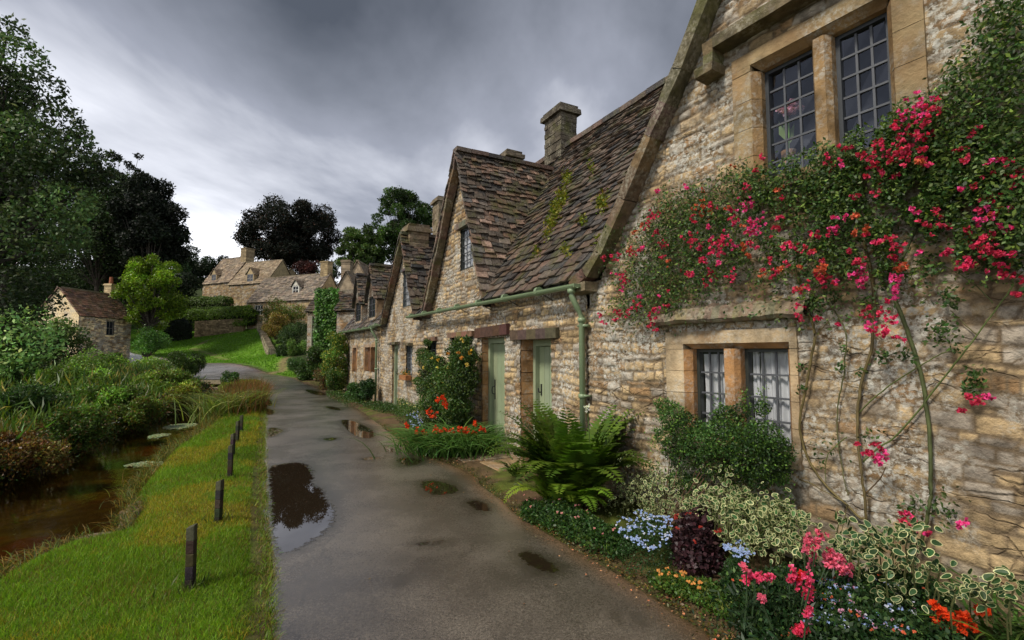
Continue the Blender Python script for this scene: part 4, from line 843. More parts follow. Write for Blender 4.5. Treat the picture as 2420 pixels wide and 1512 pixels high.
# big near-left tree : ragged upper crown and a dense lower one
tr = T('broadleaf_tree', 'huge dark leafy tree towering over the left edge with sprays of leaves against the sky', -60, 60, 740, 17, 150, 60000, .15, (.042, .070, .022), K=90, br=(.12, .28), surf=.88, up=.2, trunk_r=.35, bvar=.6,
       extra=[(atY(x, y, 16.5), r) for x, y, r in ((40, 130, .9), (95, 210, .8), (140, 290, .8), (60, 330, 1.2), (150, 370, 1.1), (200, 390, .9), (190, 320, .35), (20, 70, .5), (110, 420, 1.3), (90, 540, 1.3), (20, 700, 1.4), (20, 800, 1.4), (160, 480, .9), (10, 200, .9), (225, 420, .5), (170, 560, .6))])
T('broadleaf_tree', 'dark green tree filling the gap behind the huge left tree and above the little cottage', 245, 385, 700, 52, 95, 30000, .26, (.032, .056, .017), K=60, surf=.85, bvar=.35)
T('broadleaf_tree', 'solid dark tree directly behind the huge left edge tree', 40, 240, 780, 52, 125, 46000, .3, (.030, .052, .017), K=70, surf=.88, br=(.18, .28))
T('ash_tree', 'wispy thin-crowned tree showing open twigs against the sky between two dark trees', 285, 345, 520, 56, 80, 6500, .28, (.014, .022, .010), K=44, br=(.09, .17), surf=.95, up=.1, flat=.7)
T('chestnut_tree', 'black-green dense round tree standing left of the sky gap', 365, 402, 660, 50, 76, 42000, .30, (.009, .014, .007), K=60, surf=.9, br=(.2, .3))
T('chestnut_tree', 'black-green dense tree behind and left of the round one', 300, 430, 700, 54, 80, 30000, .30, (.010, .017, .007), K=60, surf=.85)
T('maple_tree', 'bright yellow-green low tree between the dark trees and the hedge', 362, 588, 800, 47.5, 74, 26000, .22, (.13, .22, .014), K=60, surf=.9, br=(.14, .26), alt=(.14, .19, .015), pa=.25, bvar=.4, mat=M_leaf)
T('maple_tree', 'mid green tree in front of the bright one, just right of the little cottage chimney', 298, 650, 790, 53, 40, 12000, .2, (.05, .10, .016), K=40, surf=.85, bvar=.35, mat=M_leaf)
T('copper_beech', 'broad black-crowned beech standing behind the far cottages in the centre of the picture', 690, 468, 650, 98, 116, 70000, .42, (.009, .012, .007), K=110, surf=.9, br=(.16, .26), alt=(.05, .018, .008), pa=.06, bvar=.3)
T('sycamore_tree', 'tall fresh green tree rising behind the second cottage chimney', 955, 437, 640, 74, 74, 34000, .34, (.030, .060, .012), K=110, surf=.92, br=(.12, .22), bvar=.45, up=.3, mat=M_leaf)
T('sycamore_tree', 'lower lighter green tree left of the tall one, above the pointed stone gables', 858, 534, 660, 70, 62, 24000, .32, (.05, .085, .018), K=90, surf=.92, br=(.12, .22), bvar=.4, up=.3, mat=M_leaf)
T('shrubby_tree', 'small mid green tree between the black beech and the far roofs', 780, 600, 690, 84, 30, 3500, .3, (.03, .055, .015), K=14, mat=M_leaf)
T('copper_tree', 'dark red-leaved small tree under the black beech', 730, 605, 660, 90, 36, 3500, .32, (.045, .014, .012), K=14)
for i, (x, yt, yb, Y, r, lab) in enumerate([(455, 585, 700, 112, 34, 'leftmost small tree on the far skyline beside the round black tree'), (495, 592, 700, 116, 30, 'low skyline tree just left of the square chimney'), (535, 590, 700, 118, 32, 'low skyline tree directly behind the square chimney'), (435, 560, 690, 100, 28, 'dark tree at the foot of the round black tree'), (570, 588, 700, 110, 26, 'small pointed tree at the left foot of the black beech'), (425, 620, 760, 76, 40, 'shaded green tree left of the uppermost far cottage')]):
    T('skyline_tree', lab, x, yt, yb, Y, r*1.25, 9000, .36, (.016, .030, .011), K=18, group='trees on the far skyline', bvar=.4)
# hedges
def hedge(lab, pts, h, w, n, leaf, col, name='clipped_hedge', alt=None):
    r = thing(name, lab, 'hedge', tuple(pts[0])); P = []; N = []; pts = np.array(pts, float); s = np.r_[0, np.cumsum(np.linalg.norm(np.diff(pts, axis=0), axis=1))]
    t = rng.random(n)*s[-1]; c = np.stack([np.interp(t, s, pts[:, i]) for i in range(3)], 1); d = unit(pts[-1]-pts[0]); sd = np.cross(d, [0, 0, 1]); sd /= np.linalg.norm(sd)
    a = rng.uniform(-.35, math.pi+.35, n); e = np.minimum(1, np.minimum(t, s[-1]-t)/(w*.5)+.35); bulge = 1+.16*(vnoise(t*1.2, a*1.3)-.5)
    sup = lambda v: np.sign(v)*np.abs(v)**.5
    P = c+sd*(sup(np.cos(a))*w/2*e*bulge)[:, None]+np.array([0, 0, 1])*((h*.35+h*.65*sup(np.maximum(np.sin(a), -.5))*e)*bulge)[:, None]+rng.normal(0, .05, (n, 3))
    nr = unit(sd*np.cos(a)[:, None]+np.array([0, 0, 1])*np.sin(a)[:, None]+rng.normal(0, .5, (n, 3)))
    V, F = leafquads(P, leaf*rng.uniform(.6, 1.3, n), 0, .6, nrm=nr); npmesh('foliage', V, F, lcols(n, col, .3, .12, alt, .2), M_leaf, r, world=True)
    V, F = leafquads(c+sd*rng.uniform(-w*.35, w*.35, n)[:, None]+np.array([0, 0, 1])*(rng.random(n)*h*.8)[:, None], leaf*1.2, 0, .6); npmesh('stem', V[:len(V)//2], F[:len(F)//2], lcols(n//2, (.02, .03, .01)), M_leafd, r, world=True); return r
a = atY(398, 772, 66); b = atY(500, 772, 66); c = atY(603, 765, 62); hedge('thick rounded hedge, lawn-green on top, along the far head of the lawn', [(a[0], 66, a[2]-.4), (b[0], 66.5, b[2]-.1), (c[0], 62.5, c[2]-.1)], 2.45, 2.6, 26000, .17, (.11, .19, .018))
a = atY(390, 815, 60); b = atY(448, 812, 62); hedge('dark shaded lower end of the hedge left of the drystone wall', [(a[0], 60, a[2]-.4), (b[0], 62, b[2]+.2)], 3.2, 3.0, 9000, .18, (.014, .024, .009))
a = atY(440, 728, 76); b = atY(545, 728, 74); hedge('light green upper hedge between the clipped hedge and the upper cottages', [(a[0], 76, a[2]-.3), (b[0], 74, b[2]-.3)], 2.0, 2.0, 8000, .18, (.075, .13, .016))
SH = [ # name,label,cat, xl,xr,yt,yb,Y,n,leaf,col,kw
 ('garden_shrub', 'bushy shrub of mixed green and rust leaves hiding the front of the white-windowed cottage', 615, 728, 690, 790, 56, 9000, .17, (0.099, 0.154, 0.033), dict(alt=(.17, .10, .025), pa=.3, K=24)),
 ('garden_shrub', 'rusty orange-brown shrub in the garden right of the hedge end', 618, 690, 735, 800, 52, 5000, .15, (0.219, 0.186, 0.044), dict(alt=(.2, .11, .03), pa=.4)),
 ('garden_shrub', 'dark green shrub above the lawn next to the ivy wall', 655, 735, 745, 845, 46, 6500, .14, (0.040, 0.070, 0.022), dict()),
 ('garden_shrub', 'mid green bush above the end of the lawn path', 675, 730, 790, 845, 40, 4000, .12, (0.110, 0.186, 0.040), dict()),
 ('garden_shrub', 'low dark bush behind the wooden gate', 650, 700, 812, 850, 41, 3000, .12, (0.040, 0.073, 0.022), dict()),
 ('wall_shrub', 'round dark bush at the corner where the lawn path meets the lane', 672, 727, 838, 888, 33, 4000, .10, (0.055, 0.110, 0.029), dict()),
 ('wall_shrub', 'tall dark bush at the foot of the ivy-covered wall', 722, 775, 795, 905, 26.5, 6500, .085, (0.055, 0.114, 0.029), dict(alt=(.08, .12, .02), pa=.2)),
 ('wall_shrub', 'rusty flowering bush at the road edge below the ivy', 735, 790, 862, 925, 20.8, 4000, .07, (0.131, 0.131, 0.044), dict(alt=(.24, .11, .05), pa=.3)),
 ('climbing_shrub', 'large yellow-flecked climber swallowing the end of the third cottage', 762, 826, 765, 935, 19.6, 13000, .07, (0.088, 0.186, 0.031), dict(alt=(.34, .32, .06), pa=.28, K=24, depth=.7)),
 ('round_bush', 'low ball-shaped bush below the brown openings of the third cottage', 806, 852, 900, 948, 16.0, 5000, .05, (0.065, 0.143, 0.037), dict(depth=.4)),
 ('oval_bush', 'upright egg-shaped dark bush beside the downpipe of the third cottage', 848, 892, 873, 958, 14.7, 7000, .05, (0.035, 0.079, 0.026), dict(depth=.38)),
 ('hillside_bush', 'dark bushes filling the gap under the trees above the little cottage roof', 30, 275, 585, 780, 62, 22000, .3, (.030, .052, .017), dict(K=40, depth=5, bvar=.5)),
 ('wall_shrub', 'leafy green shrub at the lane edge in front of the large climber', 768, 818, 852, 934, 18.2, 6000, .06, (.05, .10, .018), dict(depth=.5, alt=(.22, .2, .05), pa=.1)),
 ('wall_shrub', 'low green shrub at the lane edge below the ivy wall corner', 700, 750, 852, 903, 27.5, 4500, .085, (.045, .09, .018), dict(depth=.8)),
 ('wall_shrub', 'small dark shrub between the ball-shaped and the egg-shaped bushes', 838, 866, 908, 955, 15.2, 3500, .045, (.035, .075, .017), dict(depth=.3)),
 ('garden_bush', 'small bright bush just right of the little left cottage', 312, 405, 770, 845, 36, 6000, .13, (0.076, 0.175, 0.033), dict()),
 ('bank_bush', 'dark bush mass in front of the left edge of the little cottage', 60, 210, 735, 900, 27, 14000, .13, (0.058, 0.095, 0.024), dict(K=26, bvar=.45)),
 ('bank_bush', 'leafy bush at the far left under the huge tree', -60, 95, 770, 960, 17, 13000, .10, (0.051, 0.090, 0.024), dict(K=26, bvar=.45)),
 ('bank_bush', 'feathery mid green bush below the little cottage wall', 150, 300, 820, 930, 25, 11000, .11, (0.128, 0.223, 0.035), dict(K=24, bvar=.4, alt=(.10, .13, .02), pa=.2)),
 ('bank_bush', 'bush right of the little cottage with tiny white flowers', 290, 400, 835, 930, 28, 8000, .11, (0.160, 0.263, 0.040), dict(alt=(.2, .22, .08), pa=.06)),
 ('bank_bush', 'dark bush hiding the start of the lane at the stream bend', 395, 480, 815, 905, 30, 8000, .11, (0.070, 0.119, 0.026), dict(bvar=.4)),
 ('bank_bush', 'green bush over the stream below the lane bend', 325, 470, 868, 958, 17.5, 10000, .09, (0.128, 0.197, 0.031), dict(alt=(.16, .12, .03), pa=.12)),
 ('bank_bush', 'low leafy bush near the middle of the left bank', 180, 335, 895, 1000, 12.9, 12000, .075, (0.110, 0.197, 0.031), dict(K=22, alt=(.10, .12, .02), pa=.2, bvar=.4)),
 ('bank_bush', 'dark lush clump at the left frame edge above the brown weeds', -40, 115, 890, 1050, 10.2, 12000, .06, (0.045, 0.090, 0.026), dict(K=22, bvar=.4)),
 ('bank_bush', 'green clump overhanging the water in mid stream', 265, 385, 935, 1020, 11.8, 9000, .06, (0.102, 0.157, 0.026), dict(alt=(.14, .09, .02), pa=.2)),
 ('bank_bush', 'leafy clump left of the middle duckweed mat', 115, 240, 945, 1070, 9.3, 10000, .055, (0.088, 0.157, 0.029), dict(alt=(.12, .07, .02), pa=.15)),
 ('bank_bush', 'broad mid green bush on the left bank beneath the cottage, upper row', 90, 270, 855, 970, 15.5, 12000, .085, (0.128, 0.223, 0.035), dict(K=26, bvar=.4, alt=(.10, .13, .02), pa=.2)),
 ('bank_bush', 'dark green nettle clump on the left bank above the brown weeds', 30, 180, 910, 1025, 11.5, 12000, .065, (0.070, 0.132, 0.031), dict(K=24, bvar=.4)),
 ('bank_bush', 'rust-brown and green clump at the left water edge of the picture', -40, 100, 1005, 1140, 7.5, 11000, .05, (0.190, 0.132, 0.035), dict(K=24, bvar=.4, alt=(.15, .06, .02), pa=.4)),
 ('bank_bush', 'reddish brown weed clump leaning to the water below the dark nettles', 55, 160, 1035, 1130, 7.7, 7000, .045, (0.160, 0.144, 0.035), dict(K=18, bvar=.4, alt=(.16, .07, .02), pa=.35)),
 ('bank_bush', 'yellow-green clump beside the stream under the lane bend', 385, 475, 905, 978, 15.2, 6000, .07, (0.190, 0.223, 0.035), dict(K=18, bvar=.4, alt=(.17, .11, .02), pa=.25)),
 ('reed_clump', 'green bush tuft standing on the verge bend next to the bridge slab', 520, 562, 872, 920, 25.5, 2600, .09, (0.076, 0.143, 0.044), dict(depth=.5)),
]
for nm, lab, xl, xr, yt, yb, Y, n, lf, col, kw in SH:
    shrub(nm, lab, 'bush', xl, xr, yt, yb, Y, n, lf, col, **kw)
# undergrowth on the left bank
n = 60000; t = rng.random(n*3)**1.25; Lp = resamp([(-9.5, 0), (-7.7, 5), (-7.6, 6.7), (-8.0, 7.8), (-9.3, 10.5), (-10.4, 13.4), (-11.1, 15.7), (-12.2, 18), (-14.9, 23), (-19, 27)], 400)
i_ = (rng.random(n)**.75*399).astype(int); off = rng.exponential(3.2, n); px = Lp[i_, 0]-off+rng.normal(0, .3, n); py = Lp[i_, 1]+rng.normal(0, .35, n)+off*.25
keep = segdist(px, py, RIVER) > -.12; px = px[keep]; py = py[keep]; off = off[keep]
hh = (.10+.40*fbm(px*.8, py*.8, 71))*np.clip(.35+off*.5, .3, 1.15); pz = np.maximum(terr(px, py), WATER-.05)+hh*rng.random(len(px))**.5+.03*0
brown = sstep(.46, .58, fbm(px*.55, py*.7, 77)+.16*np.exp(-off/.8)+.10*(py < 9)-.08)*(py < 17)
cc = lcols(len(px), (.085, .15, .024), .4, .2); cb = lcols(len(px), (.17, .085, .028), .4, .3); k = rng.random(len(px)) < brown*.8; cc[k] = cb[k]
yl = rng.random(len(px)) < .06; cc[yl] = lcols(yl.sum(), (.2, .2, .05), .3)
sz = rng.uniform(.035, .085, len(px))*np.clip(py/10, .8, 2.2)
V, F = leafquads(np.column_stack([px, py, pz]), sz, .6, .45); o = npmesh('bank_undergrowth', V, F, cc, M_leaf); tag(o, 'tangled green and rust undergrowth of weeds covering the left stream bank', 'undergrowth', kind='stuff')
n = 22000; i_ = (rng.random(n)**.8*399).astype(int); px = Lp[i_, 0]+.3+rng.normal(0, .16, n); py = Lp[i_, 1]+rng.normal(0, .2, n); V, F = leafquads(np.column_stack([px, py, WATER+.02+.5*rng.random(n)**1.3*(.4+fbm(px*2, py*2, 78))]), rng.uniform(.03, .07, n)*np.clip(py/10, .8, 2), .5, .5); o = npmesh('bank_ferns', V, F, lcols(n, (.035, .06, .014), .4, .25, (.12, .06, .02), .25), M_leaf); tag(o, 'overhanging leaves hiding the far edge of the stream', 'undergrowth', kind='stuff')
n = 12000; i_ = (rng.random(n)**.8*399).astype(int); off = rng.exponential(3.0, n)+.1; px = Lp[i_, 0]-off; py = Lp[i_, 1]+off*.25+rng.normal(0, .4, n); d = unit(rng.normal(size=(n, 3))*[.4, .4, .2]+[0, 0, 1]); V, F = leafquads(np.column_stack([px, py, terr(px, py)+.15+.35*rng.random(n)*np.minimum(off, 2)]), rng.uniform(.15, .45, n), 0, .10, d=d); o = npmesh('tall_weeds', V, F, lcols(n, (.085, .15, .025), .4, .2, (.25, .20, .05), .15), M_leaf); tag(o, 'loose upright stems and leaves rising out of the left bank greenery', 'weeds', kind='stuff')
# dry stalks
n = 3500; i_ = (rng.random(n)**.9*300).astype(int); off = rng.exponential(.9, n); px = Lp[i_, 0]-off; py = Lp[i_, 1]+rng.normal(0, .3, n); k = segdist(px, py, RIVER) > -.1; px = px[k]; py = py[k]; n = len(px)
d = unit(rng.normal(size=(n, 3))*[.55, .55, .3]+[.15, 0, 1]); V, F = leafquads(np.column_stack([px, py, np.maximum(terr(px, py), WATER)]), rng.uniform(.15, .4, n), 0, .022, d=d); o = npmesh('dry_stalks', V, F, lcols(n, (.17, .095, .035), .45, .25), M_grass); tag(o, 'thin dry brown and green stalks standing along the left water edge', 'weeds', kind='stuff')

# brown grass tuft + sedge at the bend
def blades(P, L, d, w, col, mat, name, parent=None, droop=.5, seg=3, world=True):
    n = len(P); L = np.asarray(L)[:, None]; d = unit(d); side = unit(np.cross(d, [0, 0, 1])+rng.normal(0, .2, (n, 3))); V = []; p = P.copy(); dd = d.copy(); w = np.broadcast_to(w, (n,))[:, None]
    for i in range(seg+1):
        ww = w*(1-(i/seg)**1.6*.92)*.5; V += [p-side*ww, p+side*ww]; p = p+dd*L/seg; dd = unit(dd+np.array([0, 0, -1])*droop/seg+d*[.25, .25, 0])
    V = np.stack(V, 1); k = 2*(seg+1); idx = np.arange(n)[:, None]*k; F = np.concatenate([np.concatenate([idx+2*i, idx+2*i+1, idx+2*i+3, idx+2*i+2], 1) for i in range(seg)]); cc = np.tile(col, (seg, 1))
    return npmesh(name, V.reshape(-1, 3), F, cc, mat, parent, world=world)
p0 = gnd(590, 950, .05); r = thing('tall_grass', 'tuft of long rusty brown seeding grass at the bend of the lane', 'grass tuft', p0); n = 5200
P = np.column_stack([p0[0]+rng.normal(0, .33, n), p0[1]+rng.normal(0, 1.1, n), np.full(n, .02)]); P[:, 0] += -(P[:, 1]-p0[1])*.45; k = segdist(P[:, 0], P[:, 1], ROADPOLY) > -.05; P = P[k]; n = len(P)
blades(P, rng.uniform(.4, .85, n), rng.normal(size=(n, 3))*[.3, .3, .1]+[0, 0, 1], .016, lcols(n, (.19, .085, .03), .35, .2, (.10, .12, .02), .3), M_grass, 'blades', r)
p0 = gnd(540, 985, -.1); r = thing('sedge_clump', 'arching pale green sedge clump on the water edge beside the brown grass', 'sedge', p0); n = 900; a = rng.uniform(0, 6.28, n)
P = np.column_stack([p0[0]+rng.normal(0, .25, n), p0[1]+rng.normal(0, .5, n), np.full(n, -.1)]); blades(P, rng.uniform(.6, 1.3, n), np.column_stack([np.cos(a)*.5, np.sin(a)*.5, np.full(n, 1)]), .022, lcols(n, (.16, .20, .05), .3), M_grass, 'blades', r, droop=1.3, seg=4)

# verge grass blades, lawn grass
def scatter_grass(poly, n, wt, seed):
    P = np.array(poly); lo = P.min(0); hi = P.max(0); out = []
    while sum(map(len, out)) < n:
        q = rng.uniform(lo, hi, (n, 2)); pr = wt(q); q = q[rng.random(n) < pr]; q = q[segdist(q[:, 0], q[:, 1], poly) < .05]; out.append(q)
    return np.concatenate(out)[:n]
VG = [(-1.0, 1.8), (-1.3, 2.69), (-1.95, 3.95), (-3.46, 6.81), (-5.5, 10.9), (-8.55, 16.8), (-13.6, 26.5), (-14.6, 28), (-16.5, 27.5), (-13.5, 23), (-10.5, 18), (-8.4, 14.2), (-7.2, 11.9), (-6.5, 10.2), (-5.66, 8), (-4.4, 5.6), (-3.7, 4.75), (-3.55, 4.45), (-3.8, 4.2), (-3.85, 3.9), (-3.75, 3.4), (-4.1, 2.5), (-4.3, 1.8)]
Q = scatter_grass(VG, 230000, lambda q: np.clip((4.2/np.maximum(q[:, 1], 3))**1.5, .04, 1), 1); n = len(Q)
gz = ground_h(Q[:, 0], Q[:, 1]); pat = fbm(Q[:, 0]*1.4, Q[:, 1]*1.4, 21); pat2 = fbm(Q[:, 0]*3.1, Q[:, 1]*3.1, 25)
sc = np.clip(Q[:, 1]/7, .8, 2.2); ed_ = segdist(Q[:, 0], Q[:, 1], ROADPOLY); kp = ~((ed_ < .13) & (fbm(Q[:, 0]*3, Q[:, 1]*3, 63) > .50)); Q = Q[kp]; n = len(Q); gz = gz[kp]; pat = pat[kp]; pat2 = pat2[kp]; sc = sc[kp]; edgew = sstep(0, .3, ed_[kp])
Lh = rng.uniform(.028, .065, n)*(.7+.9*pat2)*(.55+.45*edgew)*np.clip(sc, .8, 1.4); col = lcols(n, (.15, .25, .016), .28, .15)*(.55+.9*fbm(Q[:, 0]*1.1, Q[:, 1]*1.1, 33))[:, None]; yy = rng.random(n) < sstep(.45, .62, pat)*.75; col[yy] = lcols(yy.sum(), (.34, .30, .03), .25); dr = rng.random(n) < .05+.35*sstep(.52, .62, fbm(Q[:, 0]*2.2, Q[:, 1]*2.2, 29))*(1-edgew*.5); col[dr] = lcols(dr.sum(), (.19, .12, .035), .3)
dk = sstep(.5, .35, pat2)*0; d = unit(rng.normal(size=(n, 3))*[.55, .55, .1]+[0, 0, 1]); V, F = leafquads(np.column_stack([Q, gz-.004]), Lh, 0, .1, d=d, fold=.02)
V = V.reshape(n, 4, 3); s = unit(np.cross(d, rng.normal(size=(n, 3))))*(.0022*sc)[:, None]; V[:, 0] = np.column_stack([Q, gz-.004])-s; V[:, 3] = np.column_stack([Q, gz-.004])+s; tip = np.column_stack([Q, gz-.004])+d*Lh[:, None]+rng.normal(0, .3, (n, 3))*Lh[:, None]*[.5, .5, .1]; V[:, 2] = tip+s*.3; V[:, 1] = (V[:, 0]+tip)/2-s*.2+[0, 0, .003]
V[:, 1] = V[:, 0]; V = V.reshape(-1, 3)
# triangles built as tapering blades
base = np.column_stack([Q, gz-.004]); Vt = np.stack([base-s, base+s, base+(tip-base)*.55+s*.8+d*Lh[:, None]*.06, tip], 1).reshape(-1, 3)
o = npmesh('verge_grass', Vt, np.arange(4*n).reshape(n, 4), col, M_grass); tag(o, 'short wet green and yellowish grass of the verge between stream and lane', 'grass', kind='stuff')
# overhanging bank tufts
n = 5000; B_ = resamp([(-3.75, 3.4), (-3.85, 3.9), (-3.8, 4.25), (-3.5, 4.45), (-3.75, 4.75), (-4.0, 5.2), (-4.4, 5.6), (-5.66, 8), (-6.5, 10.2), (-7.2, 11.9), (-8.4, 14.2), (-10.5, 18)], 500); i_ = rng.integers(0, 499, n)
P = np.column_stack([B_[i_, 0]+rng.normal(.04, .07, n), B_[i_, 1]+rng.normal(0, .05, n), np.full(n, -.03)]); blades(P, rng.uniform(.06, .18, n)*np.clip(P[:, 1]/6, 1, 2), rng.normal(size=(n, 3))*.5+[-.5, 0, .7], .006, lcols(n, (.10, .13, .02), .35, .2, (.24, .15, .03), .35), M_grass, 'bank_grass', None, droop=1.2).update_tag(); o = bpy.data.objects['bank_grass']; tag(o, 'longer grass hanging over the edge of the near stream bank', 'grass', kind='stuff')
Q = scatter_grass(LAWN, 40000, lambda q: np.ones(len(q)), 2); k = (segdist(Q[:, 0], Q[:, 1], PATH1, False) > .3) & (segdist(Q[:, 0], Q[:, 1], PATH2, False) > .35); Q = Q[k]; n = len(Q); gz = ground_h(Q[:, 0], Q[:, 1]); V, F = leafquads(np.column_stack([Q, gz-.02]), rng.uniform(.08, .2, n), 0, .35, d=rng.normal(size=(n, 3))*.5+[0, 0, 1]); pt = (.75+.5*fbm(Q[:, 0]*.4, Q[:, 1]*.4, 81))[:, None]
o = npmesh('lawn_grass', V, F, lcols(n, (.13, .27, .018), .15, .1)*pt, M_grass); tag(o, 'bright smooth green grass of the sloping far lawn', 'grass', kind='stuff')
# blades leaning over the lane edge
n = 11000; E2 = resamp([(-1.05, 1), (-1.28, 2.69), (-1.93, 3.95), (-2.6, 5.2), (-3.44, 6.81), (-5.5, 10.9), (-8.55, 16.8), (-11.5, 22.3)], 900); i_ = (rng.random(n)**1.2*899).astype(int)
P = np.column_stack([E2[i_, 0]-np.abs(rng.normal(0, .05, n))+.05*(fbm(E2[i_, 1]*3, E2[i_, 1]*0, 7)), E2[i_, 1]+rng.normal(0, .04, n), np.full(n, .0)]); blades(P, rng.uniform(.03, .085, n), rng.normal(size=(n, 3))*.5+[.35, 0, .8], .005, lcols(n, (.13, .20, .016), .35, .2, (.22, .15, .05), .3), M_grass, 'edge_grass', None, droop=.9); o = bpy.data.objects['edge_grass']; tag(o, 'untidy grass blades leaning over the left edge of the lane', 'grass', kind='stuff')
# ivy wall
a = atY(745, 683, 28); b = atY(792, 796, 28); r = thing('wall_ivy', 'bright green ivy cloaking the whole tall end wall beyond the third cottage', 'ivy', (a[0], 28.2, 0)); n = 9000; P = np.column_stack([rng.uniform(a[0], b[0], n), 28.2+rng.normal(0, .12, n), rng.uniform(b[2]-1.5, a[2], n)]); P[:, 0] += .12*(vnoise(P[:, 2]*2, P[:, 2]*0)-.5)
V, F = leafquads(P, rng.uniform(.1, .2, n), 0, .8, nrm=unit(rng.normal(0, .5, (n, 3))+[0, -1, .5])); npmesh('foliage', V, F, lcols(n, (.065, .16, .02), .3, .15)*(.6+.8*vnoise(P[:, 0]*3, P[:, 2]*3))[:, None], M_leaf, r, world=True)
m = MB(); [m.tube([(a[0]+.2+.4*i, 28.25, 0), (a[0]+.3+.4*i, 28.25, 2), (a[0]+.25+.4*i, 28.25, a[2]-.4)], .03, 5, (.08, .06, .04)) for i in range(3)]; m.build('stem', M_bark, r, world=True)

# ================================================================== rose climber on house A
def inpoly(x, y, poly): return segdist(x, y, poly) < 0
roseroot = thing('climbing_rose', 'great pink climbing rose spreading across the right hand gable wall above and beside the windows', 'climbing rose', loc2w(3.0, -.1, 0))
REG = [(1425, 740), (1440, 600), (1500, 530), (1560, 445), (1640, 435), (1760, 385), (1900, 345), (1975, 325), (2100, 255), (2180, 235), (2260, 130), (2330, -20), (2440, -40), (2440, 640), (2330, 610), (2200, 650), (2050, 690), (1920, 730), (1800, 700), (1700, 690), (1600, 740), (1520, 775), (1450, 770)]
n = 210000; Q = rng.uniform([1400, -50], [2450, 800], (n, 2)); dd = segdist(Q[:, 0], Q[:, 1], REG)
den = sstep(25, -50, dd)*sstep(.30, .46, fbm(Q[:, 0]/38, Q[:, 1]/55, 90)+.22*sstep(2150, 2350, Q[:, 0])*sstep(520, 300, Q[:, 1])-.10*sstep(480, 640, Q[:, 1]))
den *= (1-.75*sstep(540, 700, Q[:, 1])*sstep(1560, 1800, Q[:, 0])); den = np.maximum(den, .8*sstep(10, -40, dd)*sstep(1760, 1640, Q[:, 0])*sstep(.18, .34, fbm(Q[:, 0]/30, Q[:, 1]/30, 93))); den = np.maximum(den, .5*sstep(15, -45, dd)*sstep(2150, 1950, Q[:, 0])*sstep(690, 600, Q[:, 1])*sstep(.30, .42, fbm(Q[:, 0]/24, Q[:, 1]/24, 96))); den = np.maximum(den, .05*(dd < 60)*(Q[:, 1] < 800)*(Q[:, 1] > 520)); uw = (Q[:, 0] > 1770) & (Q[:, 0] < 2105) & (Q[:, 1] < 400-(Q[:, 0]-1770)*.40); den[uw] *= .04
Q = Q[rng.random(n) < den*(.8-.5*sstep(2100, 2250, Q[:, 0])*sstep(480, 250, Q[:, 1]))*(1-.5*sstep(2250, 2150, Q[:, 0])*0)]; n = len(Q); thick = .05+.2*rng.random(n)**1.4+.10*sstep(2200, 2400, Q[:, 0])*rng.random(n)
P = np.array([wp(x, y, XA, -t) for (x, y), t in zip(Q, thick)]); nrA = np.array([XA[1], -XA[0], 0.0]); 
V, F = leafquads(P, rng.uniform(.016, .042, n), 0, .5, nrm=unit(rng.normal(0, .7, (n, 3))+nrA*.6*np.array([1, 1, 1])+[0, 0, .5])); lc = lcols(n, (.045, .088, .018), .4, .2, (.13, .19, .035), .2); npmesh('foliage', V, F, lc, M_gloss, roseroot, world=True)
